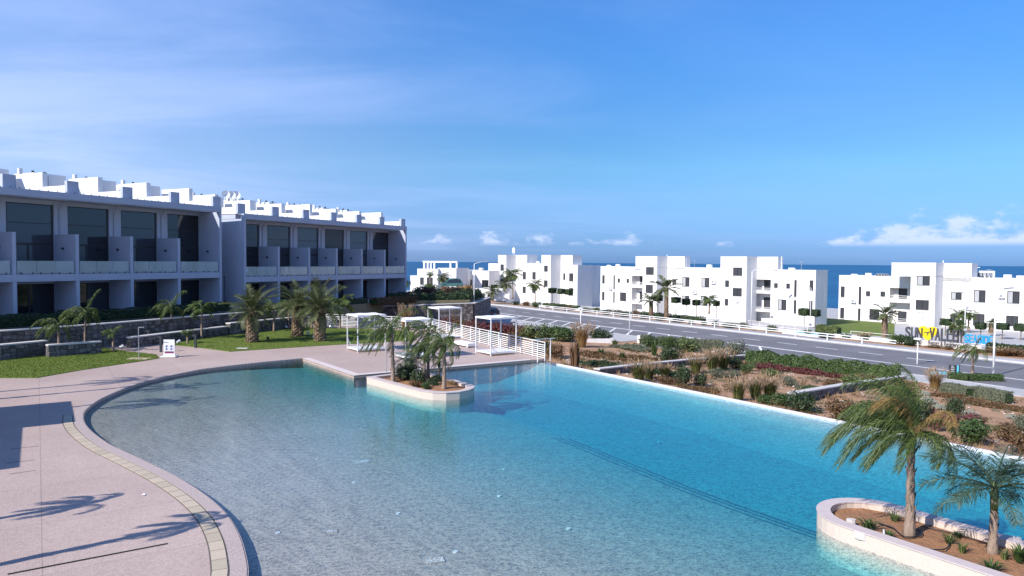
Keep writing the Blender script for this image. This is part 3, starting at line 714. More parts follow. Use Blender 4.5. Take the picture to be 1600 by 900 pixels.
    MB().box(-0.125, 0.0, D+0.351, D+9.5, dz, Zb1-0.022).build('gable', W, root)
    return root
fa = Frame((0, 0, 0), (0.434, 0.901))
C1 = Vector((-25.9, 62.6, ZT))
NB1, BW1 = 7, 4.28
fr1 = Frame(C1-fa.ex*(NB1*BW1), fa.ex)
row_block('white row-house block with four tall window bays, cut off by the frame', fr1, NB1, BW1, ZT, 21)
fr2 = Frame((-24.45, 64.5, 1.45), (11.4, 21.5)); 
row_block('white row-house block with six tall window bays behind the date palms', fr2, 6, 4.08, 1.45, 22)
# the second block is one step set back: dishes on its roof
for k, (px, py) in enumerate([(352.5, 304), (361.5, 305), (369, 305)]):
    x, z = fr2.hit(px, py, 7.2); p = fr2.world(x, 7.2, 0); zt = fr2.o.z+z
    o = thing('satellite_dish', ['leftmost of three white satellite dishes on the row-house roof', 'middle one of three white satellite dishes on the roof', 'rightmost of three white satellite dishes on the roof'][k], 'satellite dish', (p.x, p.y, 11.0), 0.4, 'satellite dishes on the row-house roof')
    hh = zt-11.0
    MB().tube([(0, 0, -0.6), (0, 0, hh)], 0.03, 6).build('mast', 'grey_metal', o)
    ds = MB(); n = 12; rr = 0.42
    vs = [(0, -0.02, hh)]+[(rr*0.55*math.cos(6.283*i/n), -0.06, hh+rr*0.55*math.sin(6.283*i/n)) for i in range(n)]+[(rr*math.cos(6.283*i/n), -0.17, hh+rr*math.sin(6.283*i/n)) for i in range(n)]
    ds.add(vs, [(0, 1+i, 1+(i+1) % n) for i in range(n)]+[(1+i, 1+n+i, 1+n+(i+1) % n, 1+(i+1) % n) for i in range(n)]); ds.build('dish', 'white_paint', o, True)
    MB().bar((0, -0.1, hh-0.35), (0, -0.55, hh), 0.03, 0.03).build('feed_arm', 'grey_metal', o)
# balcony furniture seen through the glass
for fr_, lst in ((fr1, [(3, 1.2), (4, 1.6), (5, 2.4), (6, 1.5)]), (fr2, [(0, 1.4), (1, 2.5), (2, 1.8), (3, 2.6)])):
    for k, dx in lst:
        bwk = BW1 if fr_ is fr1 else 4.08; p = fr_.world(k*bwk+dx, 1.3, 3.0)
        blk = 'first' if fr_ is fr1 else 'second'; ordn = ['first', 'second', 'third', 'fourth', 'fifth', 'sixth', 'seventh'][k-(3 if fr_ is fr1 else 0)]
        o = thing('balcony_chair', f'white chair on the {ordn} balcony of the {"nearer" if fr_ is fr1 else "farther"} row-house block', 'chair', p, fr_.rz+0.3*k, 'chairs on the balconies')
        MB().box(-0.24, 0.24, -0.24, 0.24, 0.40, 0.45).build('seat', 'white_paint', o); MB().box(-0.24, 0.24, 0.20, 0.24, 0.451, 0.9).build('backrest', 'white_paint', o)
        for a in (-1, 1):
            for b in (-1, 1): MB().box(a*0.21-0.02, a*0.21+0.02, b*0.20-0.02, b*0.20+0.02, 0, 0.399).build('leg', 'white_paint', o)

# ================================================================ WHITE APARTMENT HOUSES ACROSS THE ROAD
EXB = (0.61, -0.79)
def depth_pt(px, py, dep): d = ray(px, py); return CAM+d*(dep/d.y)
class Apt:
    def __init__(s, name, label, fr, base):
        s.fr = fr; s.base = base-fr.o.z-0.8; s.root = thing(name, label, 'building', tuple(fr.o), fr.rz)
    def X(s, px, y): return s.fr.hit(px, 460, y)[0]
    def Zp(s, px, py, y): return s.fr.hit(px, py, y)[1]
    def block(s, x0, x1, top, y=0.0, depth=8.0, bot=None, name='wall', parapet=True):
        a, b = s.X(x0, y), s.X(x1, y); zt = s.Zp((x0+x1)/2, top, y); zb = s.base if bot is None else s.Zp((x0+x1)/2, bot, y)
        MB().box(a, b, y, y+depth, zb, zt).build(name, 'white_wall', s.root)
        if parapet:
            k = MB(); k.box(a-0.03, b+0.03, y-0.03, y+0.22, zt, zt+0.07); k.box(a-0.03, a+0.22, y+0.22, y+depth+0.03, zt, zt+0.07); k.box(b-0.22, b+0.03, y+0.22, y+depth+0.03, zt, zt+0.07); k.build('coping', 'white_wall', s.root)
    def win(s, x0, y0, x1, y1, y=0.0, kind='apt_glass', mull=True):
        a, b = s.X(x0, y), s.X(x1, y); xm = (x0+x1)/2; zt, zb = s.Zp(xm, y0, y), s.Zp(xm, y1, y); f = min(0.09, (b-a)*0.2)
        fm = MB(); fm.box(a, b, y-0.05, y+0.02, zb, zb+f); fm.box(a, b, y-0.05, y+0.02, zt-f, zt); fm.box(a, a+f, y-0.048, y+0.02, zb+f, zt-f); fm.box(b-f, b, y-0.048, y+0.02, zb+f, zt-f)
        if mull and b-a > 0.9: m_ = (a+b)/2; fm.box(m_-f*0.55, m_+f*0.55, y-0.052, y+0.02, zb+f, zt-f)
        wv = fm.build('window', 'dark_frame', s.root); MB().box(a+f, b-f, y-0.02, y+0.005, zb+f, zt-f).build('pane', kind, wv)
        if kind == 'apt_glass' and mull and b-a > 1.2 and (int(x0) % 2 == 0): MB().box(a+f, (a+b)/2-f, y-0.03, y-0.0205, zb+f, zt-f).build('curtain', 'curtain', wv)
        MB().box(a-0.08, b+0.08, y-0.10, y+0.02, zb-0.08, zb-0.003).build('sill', 'white_wall', s.root)
    def recess(s, x0, x1, top, y, dep, floors, roof_top):
        """balcony bay: back wall, lintel, slabs with parapet or rail"""
        a, b = s.X(x0, y), s.X(x1, y); xm = (x0+x1)/2; zr = s.Zp(xm, roof_top, y)
        MB().box(a-3.2, b-0.003, y+dep, y+dep+1.2, s.base, zr-0.004).build('recess_wall', 'white_wall', s.root)
        MB().box(a+0.003, b-0.003, y+0.01, y+dep-0.002, s.Zp(xm, top, y), zr-0.002).build('lintel', 'white_wall', s.root)
        for (pt, pb, rail) in floors:
            zt, zb = s.Zp(xm, pt, y), s.Zp(xm, pb, y)
            MB().box(a+0.003, b-0.003, y+0.15, y+dep-0.003, zb, zb+0.18).build('balcony_floor', 'white_wall', s.root)
            MB().box(a+0.003, b-0.003, y+0.005, y+0.148, zb, lerp(zb, zt, 0.55)).build('balcony_parapet', 'white_wall', s.root)
            for q in (0.72, 0.98): MB().bar((a+0.01, y+0.07, lerp(zb, zt, q)), (b-0.01, y+0.07, lerp(zb, zt, q)), 0.05, 0.05).build('rail', 'white_paint', s.root)
            dw = min(1.3, (b-a)*0.5); dx = a+(b-a)*0.22
            MB().box(dx, dx+dw, y+dep-0.04, y+dep-0.004, zb+0.19, zb+2.2).build('balcony_door', 'apt_glass', s.root)
    def roofbits(s, lst):
        for (nm, x, y, z, wx, wy, h, mt) in lst: MB().box(x, x+wx, y, y+wy, z, z+h).build(nm, mt, s.root)
    def heart(s, px, py, w, y=0.0):
        cx, cz = s.fr.hit(px, py, y); pts = []
        for i in range(29):
            t = 2*math.pi*i/28; pts.append(Vector((cx+w*math.sin(t)**3, y-0.04, cz+w*(0.81*math.cos(t)-0.31*math.cos(2*t)-0.12*math.cos(3*t)-0.06*math.cos(4*t)))))
        MB().tube(pts, 0.045, 5, False).build('heart_emblem', 'grey_metal', s.root)
        MB().tube([(cx-0.1, y-0.04, cz-0.15*w), (cx+0.05, y-0.04, cz-0.55*w), (cx+0.2, y-0.04, cz-0.1*w)], 0.04, 5).build('heart_emblem', 'grey_metal', s.root)
OB2 = depth_pt(1125, 499, 113.0)
fb = Frame((OB2.x, OB2.y, Z_APT), EXB)
YW = 2.8
A2 = Apt('apartment_house', 'white apartment house with two towers and heart emblem, middle of the three', fb, Z_APT)
A2.block(938, 987, 416.8, YW, 8.0)
A2.recess(987, 1006, 431, YW, 1.5, [(441, 449.5, 1), (468, 475, 1)], 416.8)
A2.block(1003.8, 1026, 417.5, 0, 2.8, None, parapet=False)
A2.block(992.5, 1026, 401.0, 0, 2.8, 417.2)
A2.block(1006, 1069, 401.2, YW, 1.5, 420)
A2.block(1006, 1126, 418.2, YW, 8.0)
A2.block(1125, 1166, 401.4, 0, 2.8)
A2.block(1140, 1214.5, 401.9, YW, 1.4, 424)
A2.recess(1180, 1204, 436.7, YW, 1.5, [(450, 458.5, 1), (480, 487, 1)], 422.0)
A2.block(1204, 1274, 422.2, YW, 3.4)
A2.block(1196, 1268, 423.5, YW+3.4, 3.0)
for q in [(941,430,944.5,443),(941,456,944.5,469),(958.5,430,960.5,452),(958.5,456,960.5,473),(965,435,968.5,441.5),(979,435.5,982.5,442),(969,457,978.5,470.5),(1050.5,436,1056.5,445),(1066,433,1077,448),(1096,434,1108,449),(1066,462,1077,476),(1096,463,1106,478),
          (1209.5,442.5,1215,450),(1228.5,443,1234,451),(1241,437.5,1244.5,464),(1241,469,1244.5,490),(1216,468,1229,484.5),(1265,438,1270.5,454.5),(1265,470,1270,485)]: A2.win(*q, YW)
for q in [(1009,417.5,1021,429.5),(1009,445,1020,458),(1145,418,1159,431),(1145,450,1159,463)]: A2.win(*q, 0)
for q in [(1133,438,1138.8,448.5),(1133,467,1138,477.5)]: A2.win(*q, 0)
A2.heart(1151.5, 470, 0.52, 0)
OB3 = depth_pt(1392, 512, 109.0); fb3 = Frame((OB3.x, OB3.y, -3.75), EXB)
A3 = Apt('apartment_house', 'white apartment house with one tower behind the lettering, at the edge of the frame', fb3, -3.75)
A3.block(1310.5, 1390, 431.3, YW, 8.0)
A3.recess(1390, 1424, 450, YW, 1.5, [(462, 473, 1), (498, 509, 1)], 432.5)
A3.block(1422.5, 1461, 431, 0, 2.8, None, parapet=False)
A3.block(1392, 1461, 411, 0, 2.8, 432)
A3.block(1424, 1517, 411.8, YW, 2.2, 440)
A3.block(1424, 1640, 434.5, YW, 8.0)
for q in [(1313.8,447.5,1319.6,464.3),(1313.8,480.8,1319.6,497.5),(1342,448,1345.6,475.8),(1341.5,482,1345.2,503),(1353.3,455,1359.7,462.8),(1376,455.5,1383,463.6),(1359.5,483,1374.5,500),
          (1486,456.7,1502.8,468.5),(1522,453.3,1540,472.6),(1574,455,1593.4,474.5),(1486,492,1498,504),(1521.7,490.5,1539.5,509.5),(1573.5,493.5,1592.5,510)]: A3.win(*q, YW)
for q in [(1432,431,1452.3,446.3),(1431.5,468.8,1451.8,484.5)]: A3.win(*q, 0)
A3.heart(1441, 492.5, 0.60, 0)
A1 = Apt('apartment_house', 'white apartment house with two towers standing farthest away', fb, Z_APT)
A1.block(763, 800, 412, YW, 6.0)
A1.block(778, 790.5, 399, 0, 2.8)
A1.block(780, 823, 399, YW, 3.0, 412.5)
A1.block(790, 858, 412, YW, 8.0)
A1.block(845.6, 860, 399, 0, 2.8)
A1.block(850, 894, 399.2, YW, 2.6, 414.5)
A1.block(858.01, 902, 414.2, YW, 4.2)
A1.block(890, 919, 414.8, YW+4.2, 3.4)
for q in [(767.5,423,772,434),(767.5,445,776.5,452),(816.7,425,821.5,436.5),(831.8,425,836.8,436.5),(816.7,447.8,821.5,458),(831.8,448,836.8,458),(880,427,883,437.5),(889.3,427,895.5,439.5),(889.3,450,895.5,462)]: A1.win(*q, YW)
for q in [(781.8,413,787,423),(781.8,435,787,444),(850,415,855.5,424.5),(850,438,855.5,448)]: A1.win(*q, 0)
# villas near the sea
def villa(name, label, dep, px, top, base, parts):
    o = depth_pt(px, base, dep); f = Frame((o.x, o.y, o.z), (0.93, -0.37)); v = Apt(name, label, f, o.z); return v
v1 = villa('villa', 'low white villa with a roof pergola beside the row houses', 150, 652, 420, 462, None)
v1.block(652, 684, 420.5, 0, 7.0); v1.block(684, 712.8, 419.2, 0.8, 6.0); v1.block(641, 652, 431, 1.2, 4.0, None)
for q in [(656.5,433.5,662,445),(667,433.5,676,445)]: v1.win(*q, 0)
v1.win(688.5, 433, 701.5, 444, 0.8, 'window_glass')
pg = []
for px_ in (661.5, 667, 702.5):
    a, zt = v1.fr.hit(px_, 409, 1.5)
    for y in (1.5, 4.5): MB().box(a, a+0.3, y, y+0.3, v1.fr.hit(px_, 421, 1.5)[1]-0.2, zt).build('pergola_post', 'white_paint', v1.root)
a, zt = v1.fr.hit(660.5, 408, 1.5); b, _ = v1.fr.hit(704, 408, 1.5)
for y in (1.5, 4.5): MB().box(a, b, y-0.02, y+0.32, zt-0.3, zt+0.05).build('pergola_beam', 'white_paint', v1.root)
v2 = villa('villa', 'low white villa with dark patio window next to the far apartment house', 156, 713, 421, 460, None)
v2.block(713, 732, 421.5, 1.5, 6.0); v2.block(738, 764, 423.2, 0, 6.0); v2.block(729, 746, 425.5, 2.5, 5.0); v2.block(748, 752.5, 419, 1.0, 1.0, 424)
v2.win(753, 437.5, 763, 449, 0, 'window_glass'); v2.win(731.5, 437, 737, 449, 2.5)
ter = tag(MB().box(0, 9.5, 0, 0.2, -1.5, 0.9).build('terrace_wall', 'white_wall', None, False, depth_pt(722, 457, 140)), 'low white terrace wall in front of the two villas', 'wall'); ter.rotation_euler = (0, 0, -0.12)
# roof equipment
def roof_item(name, label, px, py, fr, y, h, w):
    x, z = fr.hit(px, py, y); p = fr.world(x, y, 0); o = thing(name, label, name.replace('_', ' '), (p.x, p.y, fr.o.z+z), fr.rz); return o
o = roof_item('antenna_mast', 'white antenna mast with panels on the far apartment roof', 803, 399, fb, 4, 2, 1)
MB().tube([(0, 0, -0.3), (0, 0, 1.9)], 0.06, 6).build('mast', 'white_paint', o)
for k in range(3): MB().box(-0.5+k*0.34, -0.3+k*0.34, -0.1, 0.1, 0.5+0.3*(k % 2), 1.7+0.2*(k % 2)).build('panel', 'white_paint', o)
o = roof_item('roof_ladder_frame', 'white frame with tank on the roof left of the middle apartment house', 905, 414, fb, 6, 2, 1)
MB().box(-0.5, 0.5, -0.4, 0.4, -0.3, 0.9).build('tank', 'white_paint', o); MB().bar((0.3, 0, 0.9), (0.1, 0, 1.8), 0.1, 0.1).build('pipe', 'white_paint', o)
o = roof_item('solar_water_heater', 'slatted solar heater rack on the roof of the lettered apartment house', 1525, 433.5, fb3, 6.5, 2, 1)
for k in range(5): MB().box(-0.6+0.55*k, -0.2+0.55*k, -0.4, 0.5, 0.1+0.05*k, 0.75).build('panel', 'grey_metal', o)
MB().box(0.2, 2.2, 0.55, 0.9, 0, 1.0).build('tank', 'white_paint', o); MB().bar((-0.6, 0, -0.2), (-0.6, 0, 1.5), 0.08, 0.08).build('post', 'white_paint', o); MB().bar((-0.7, 0, 1.5), (0.5, 0, 1.5), 0.08, 0.08).build('bar', 'white_paint', o)
o = roof_item('roof_unit', 'small dark roof unit left of the lettered tower', 1379, 431, fb3, 5, 1, 1)
MB().box(-0.9, 0.9, -0.4, 0.4, -0.1, 0.35).build('casing', 'grey_metal', o)
for k in range(4): MB().box(-0.85+0.45*k, -0.5+0.45*k, -0.41, -0.401, 0.0, 0.28).build('grille', 'dark_metal', o)
# drainpipes on towers
for fr_, px, y0, y1, r_ in ((fb, 1042, 401, 470, A2.root), (fb3, 1473, 410, 505, A3.root)):
    x, zt = fr_.hit(px, y0, YW); _, zb = fr_.hit(px, y1, YW); MB().tube([(x+0.1, YW-0.08, zb), (x+0.1, YW-0.08, zt+0.3)], 0.07, 6).build('drainpipe', 'white_paint', r_)
for fr_, px, py, y, r_ in ((fb, 1072, 412, 3.2, A2.root), (fb, 1221, 413, 3.0, A2.root), (fb3, 1519, 424, 3.5, A3.root)):
    x, z = fr_.hit(px, py, y); MB().tube([(x, y, z-1.0), (x, y, z+1.2)], 0.06, 6).build('flue', 'white_paint', r_)
# paved forecourts in front of the apartment houses
fc = MB().prism([p[:2] for p in rstrip(W_ROAD+6.5, W_ROAD+66, -110, 60, 0)], -3.6, Z_APT-0.22)
struct(fc.build('apartment_court', 'pavement'))
# white garden railings
def railing(label, pts, zb, hgt, nr, group, post=1.6, thick=0.045):
    o0 = Vector((pts[0].x, pts[0].y, zb)); root = thing('railing', label, 'railing', o0, 0, group)
    for i in range(len(pts)-1):
        a, b = [Vector((p.x, p.y, 0))-Vector((o0.x, o0.y, 0)) for p in pts[i:i+2]]; n = max(1, round((b-a).length/post))
        for k in range(n+(i == len(pts)-2)):
            p = a.lerp(b, k/n); MB().tube([(p.x, p.y, -0.1), (p.x, p.y, hgt)], thick*0.75, 6).build('post', 'white_paint', root)
        for r in range(nr):
            z = hgt*(r+0.6)/nr if r < nr-1 else hgt
            MB().bar((a.x, a.y, z), (b.x, b.y, z), thick, thick).build('rail', 'white_paint', root)
    return root
def on_line(px, off, z): # point of the verge across the road
    d = ray(px, 500); A = A0+RNn*off; t_ = (A-CAM).dot(RNn)/d.dot(RNn); p = CAM+d*t_; return Vector((p.x, p.y, z))
for o0, o1 in ((12.5, 16.5), (19, 40)):
    pa, pb = on_line(1292, W_ROAD+o0, 0), on_line(1398, W_ROAD+o0, 0); pc, pd = on_line(1398, W_ROAD+o1, 0), on_line(1292, W_ROAD+o1, 0)
    struct(MB().prism([(p.x, p.y) for p in (pa, pb, pc, pd)], -3.5, Z_APT-0.19).build('apartment_lawn', 'turf'))
railing('white garden railing in front of the far apartment house', [on_line(870, W_ROAD+9, 0), on_line(935, W_ROAD+9, 0)], Z_APT, 1.1, 3, None, 2.5)
railing('white garden railing left of the heart-marked tower', [on_line(1085, W_ROAD+10.5, 0), on_line(1122, W_ROAD+10.5, 0)], Z_APT, 1.1, 3, None, 2.0)
railing('white garden railing right of the heart-marked tower', [on_line(1170, W_ROAD+10.5, 0), on_line(1262, W_ROAD+10.5, 0)], Z_APT, 1.1, 3, None, 2.0)
railing('white garden railing in front of the lettered apartment house', [on_line(1330, W_ROAD+11, 0), on_line(1420, W_ROAD+11, 0)], Z_APT-0.2, 1.1, 3, None, 2.0)
railing('white garden railing behind the blue letters', [on_line(1475, W_ROAD+10, 0), on_line(1640, W_ROAD+10, 0)], Z_APT-0.2, 1.1, 4, None, 2.0)
for lbl, x0, x1, off, zt in (('long low white wall in front of the middle apartment house', 935, 1130, W_ROAD+7.5, -2.45), ('low white wall under the heart-marked tower railing', 1135, 1300, W_ROAD+8.0, -2.45),
                         ('low white wall in front of the lettered apartment house', 1305, 1660, W_ROAD+8.5, -2.35), ('low white wall in front of the far apartment house', 800, 930, W_ROAD+7.0, -2.4)):
    a, b = on_line(x0, off, 0), on_line(x1, off, 0); tag(MB().bar((0, 0, 0), (b-a), 0.25, 1.2).build('garden_wall', 'white_wall', None, False, (a.x, a.y, zt-0.6)), lbl, 'wall')
q0 = on_line(1224, W_ROAD+3.4, 0); s_q = (q0-A0).dot(RD)
pp = struct(MB().prism([p[:2] for p in rstrip(W_ROAD+3.2, W_ROAD+6.2, s_q, s_q+5.0, 0)], -2.9, Z_ROAD+0.16).build('plunge_pool_surround', 'white_wall'))
MB().add(rstrip(W_ROAD+3.5, W_ROAD+5.9, s_q+0.3, s_q+4.7, Z_ROAD+0.166), [(0, 1, 2, 3)]).build('water', 'teal_tile', pp)

# condensers, aerials and vents that every roof carries
for ap, y, lst in ((A2, YW+2.0, [(948, 416.8), (962, 416.8), (1085, 418), (1104, 418), (1232, 422), (1252, 422)]), (A3, YW+3.0, [(1330, 431.3), (1352, 431.3), (1545, 434.5), (1568, 434.5), (1588, 434.5)]), (A1, YW+2.0, [(812, 412), (838, 412), (885, 414)])):
    for i_, (px, py) in enumerate(lst):
        x, z = ap.fr.hit(px, py, y)
        if i_ % 3 == 2: MB().tube([(x, y, z-0.2), (x, y, z+1.3)], 0.035, 5).add([(x-0.35, y, z+1.2), (x+0.35, y, z+1.2), (x+0.35, y, z+1.25), (x-0.35, y, z+1.25)], [(0, 1, 2, 3)]).build('aerial', 'grey_metal', ap.root)
        else: MB().box(x, x+0.95, y, y+0.4, z-0.15, z+0.35+0.15*(i_ % 2)).build('condenser', 'white_paint', ap.root)
for ap, lst in ((A2, [(1083, 456), (1112, 440), (952, 450)]), (A3, [(1508, 480), (1560, 462), (1330, 470)])):
    for px, py in lst:
        x, z = ap.fr.hit(px, py, YW); u_ = MB().box(x, x+0.85, YW-0.36, YW-0.03, z-0.32, z+0.28).build('condenser', 'white_paint', ap.root)
        MB().tube([(x+0.42, YW-0.365, z-0.02), (x+0.42, YW-0.372, z-0.02)], 0.22, 12).build('fan', 'grey_metal', u_)
# verge across the road
vg = MB(); nn_ = 60
for j, (off, dz) in enumerate([(W_ROAD+2.2, -0.02), (W_ROAD+4, 0.0), (W_ROAD+6, -0.05), (W_ROAD+8.3, -0.3), (W_ROAD+12, -0.85)]):
    for i in range(nn_+1): p = RP(lerp(-110, 90, i/nn_), off); vg.v.append((p.x, p.y, Z_ROAD+0.06+dz+0.08*noise.noise(p*0.4)))
for j in range(4):
    for i in range(nn_): a = j*(nn_+1)+i; vg.f.append((a, a+1, a+nn_+2, a+nn_+1))
struct(vg.build('verge_soil', 'soil', None, True))
def verge(px, off=W_ROAD+4.0):
    p = on_line(px, off, 0); return Vector((p.x, p.y, Z_ROAD+0.0 if off < W_ROAD+6.5 else -2.75))

# ================================================================ FENCE AND CABANAS
fr_ = railing('white horizontal-bar fence closing the far pool deck', [fence_pts[0], fence_pts[1], fence_pts[2]], ZD, 1.02, 8, None, 1.55, 0.042)
def cabana():
    o = thing('cabana', '', 'cabana', (0, 0, 0), math.atan2(V.y, V.x), 'white shade cabanas on the far deck')
    w, l, h = 1.8, 1.9, 2.28                                     # local x along V (l), local y along -U (w)
    for x in (0, l):
        for y in (0, w): MB().box(x-0.028, x+0.028, y-0.028, y+0.028, 0, h).build('post', 'white_paint', o)
    rf = MB()
    for y in (0, w): rf.box(-0.04, l+0.04, y-0.04, y+0.04, h, h+0.10)
    for x in (0, l): rf.box(x-0.04, x+0.04, 0.04, w-0.04, h+0.002, h+0.098)
    rf.build('roof_frame', 'white_paint', o)
    cv = MB(); n = 8
    for j in range(n+1):
        for i in range(n+1):
            x, y = l*i/n, w*j/n; sag = 0.05*math.sin(math.pi*i/n)*math.sin(math.pi*j/n); cv.v.append((x, y, h+0.108-sag+0.012*math.sin(i*1.7+j)))
    for j in range(n):
        for i in range(n): a = j*(n+1)+i; cv.f.append((a, a+1, a+n+2, a+n+1))
    cv.build('canopy', 'fabric_white', o, True)
    for y in (0, w): MB().bar((0.04, y, 0.16), (l-0.04, y, 0.16), 0.05, 0.07).build('bed_rail', 'white_paint', o)
    for x in (0, l): MB().bar((x, 0.04, 0.16), (x, w-0.04, 0.16), 0.05, 0.07).build('bed_rail', 'white_paint', o)
    for y in (0, w):
        pts = [Vector((0.04, y, 0.75)), Vector((0.10, y, 0.5)), Vector((0.26, y, 0.32)), Vector((0.55, y, 0.2))]; MB().tube(pts, 0.026, 6).build('brace', 'white_paint', o)
    bd = MB(); 
    for k in range(9): bd.box(0.05, l-0.05, 0.06+k*0.19, 0.06+k*0.19+0.155, 0.17, 0.20)
    for k in range(9):
        pass
    for k in range(9): MB().box(0.05, l-0.05, 0.06+k*0.19, 0.06+k*0.19+0.155, 0.185, 0.21).build('bed_slat', 'white_paint', o)
    return o
cab0 = None
for (px, py, lbl) in ((559, 551, 'white cabana frame with flat canopy nearest the lawn'), (634, 563, 'white cabana behind the planter palms, closest to the water'),
                      (686, 531, 'white cabana farthest back, against the bar fence'), (767, 556.6, 'white cabana standing nearest the pool rim end of the deck')):
    p = G(px, py, ZD)
    if cab0 is None: cab0 = cabana(); c = cab0
    else: c = copy_tree(cab0)
    c.location = (p.x, p.y, ZD); c['label'] = lbl
p = G(840, 563.5, ZD)
o = thing('outdoor_shower', 'slender white shower stand at the deck corner beside the fence end', 'shower', (p.x, p.y, ZD), math.atan2(V.y, V.x))
for x in (0, 0.95): MB().box(x-0.02, x+0.02, -0.03, 0.03, -0.1, 1.25).build('post', 'white_paint', o)
MB().box(-0.3, 1.3, -0.02, 0.02, 1.251, 1.29).build('top_bar', 'white_paint', o)
# loungers: a pale low bench lies before the fence
p = G(726, 541, ZD)
o = thing('day_bed', 'low white day bed lying on the deck before the fence', 'day bed', (p.x, p.y, ZD), math.atan2(U.y, U.x))
MB().box(-1.0, 1.0, -0.33, 0.33, 0.10, 0.30).build('mattress', 'fabric_white', o); 
for x in (-0.8, 0.8):
    for y in (-0.25, 0.25): MB().box(x-0.04, x+0.04, y-0.04, y+0.04, 0, 0.099).build('leg', 'white_paint', o)

# ================================================================ PLANTERS IN THE POOL
def stadium(c0, rad, length, n=14, open_far=True):
    """outline of a planter: round at c0 - ax, straight along ax"""
    return None
def planter(name, label, c, ax, rad, length, z1, zs, seed):
    ax = Vector(ax); pr = Vector((-ax.y, ax.x, 0)); n = 16; out, inn = [], []
    th = 0.27
    for r, lst in ((rad, out), (rad-th, inn)):
        for i in range(n+1):
            a = math.pi*(0.5+i/n); lst.append(c+ax*(math.cos(a)*r)+pr*(math.sin(a)*r))
        e = length if r == rad else length-th
        lst.append(c+ax*e-pr*r); lst.append(c+ax*e+pr*r)
    loc = Vector((c.x, c.y, 0)); o = thing(name, label, 'planter', tuple(loc))
    O = [(p-loc) for p in out]; I = [(p-loc) for p in inn]
    MB().ring([(p.x, p.y) for p in O], [(p.x, p.y) for p in I], -1.4, z1-0.03).build('wall', 'mosaic', o)
    def sc(P, k): 
        cx = sum(p.x for p in P)/len(P); cyy = sum(p.y for p in P)/len(P); return P
    O2 = [p+(p-q).normalized()*0.02 for p, q in zip(O, I)]; I2 = [q-(p-q).normalized()*0.01 for p, q in zip(O, I)]
    MB().ring([(p.x, p.y) for p in O2], [(p.x, p.y) for p in I2], z1-0.0295, z1).build('coping', 'planter_coping', o)
    sl = MB(); rng = random.Random(seed); nl, nw = 40, 12
    for j in range(nw+1):
        for i in range(nl+1):
            f = -1+2*j/nw; back = -math.sqrt(max(0, 1-f*f))*(rad-th+0.05)
            q = ax*lerp(back, length-th, i/nl)+pr*f*(rad-th+0.05)
            z = zs+(1-f**4)*(0.025*noise.noise(Vector((q.x*1.2, q.y*1.2, seed)))+0.03*noise.noise(Vector((q.x*4, q.y*4, seed))))
            sl.v.append((q.x, q.y, z))
    for j in range(nw):
        for i in range(nl): a = j*(nl+1)+i; sl.f.append((a, a+1, a+nl+2, a+nl+1))
    sl.build('soil', 'island_soil', o, True)
    return o
PC2 = Vector((8.18, 15.65, 0)); planter('pool_planter', 'rounded cream planter in the water with two palms, nearest', PC2, U, 1.17, 9.0, 0.36, 0.20, 5)
def outline_planter(name, label, px, z1, zs, th=0.30):
    P = [G(x, y, z1) for x, y in px]; P = [Vector((p.x, p.y, 0)) for p in P]; c = sum(P, Vector())/len(P); Q = [p-c for p in P]; n = len(Q); I = []
    ar = sum(Q[i].x*Q[(i+1) % n].y-Q[(i+1) % n].x*Q[i].y for i in range(n))
    if ar < 0: Q = Q[::-1]
    for i in range(n):
        d1, d2 = (Q[i]-Q[i-1]).normalized(), (Q[(i+1) % n]-Q[i]).normalized(); n1, n2 = Vector((-d1.y, d1.x, 0)), Vector((-d2.y, d2.x, 0)); m_ = (n1+n2).normalized(); I.append(Q[i]+m_*(th/max(0.5, m_.dot(n1))))
    o = thing(name, label, 'planter', (c.x, c.y, 0))
    MB().ring([(p.x, p.y) for p in Q], [(p.x, p.y) for p in I], -1.4, z1-0.03).build('wall', 'mosaic', o)
    O2 = [p+(p-q).normalized()*0.02 for p, q in zip(Q, I)]; I2 = [q-(p-q).normalized()*0.01 for p, q in zip(Q, I)]
    MB().ring([(p.x, p.y) for p in O2], [(p.x, p.y) for p in I2], z1-0.0295, z1).build('coping', 'planter_coping', o)
    sl = MB(); rg = 8; vs = []
    for r in range(rg+1):
        for p in I:
            q = p*1.03*(r/rg); vs.append((q.x, q.y, zs+0.12*(1-(r/rg)**2)+0.05*noise.noise(Vector((q.x*3, q.y*3, 2)))))
    sl.add(vs, [(r*n+i, r*n+(i+1) % n, (r+1)*n+(i+1) % n, (r+1)*n+i) for r in range(rg) for i in range(n)]); sl.build('soil', 'island_soil', o, True)
outline_planter('pool_planter', 'rounded cream planter with a clump of palms at the far deck', [(573, 588.5), (600, 595.5), (637, 605.5), (656, 610), (676, 612.8), (697, 613.5), (718, 612), (732, 609.3), (739.5, 606), (741, 602.8), (735, 600), (722, 596.5), (690, 587.5), (662, 580), (640, 580.5), (612, 583.8), (592, 586.3)], 0.34, 0.20)

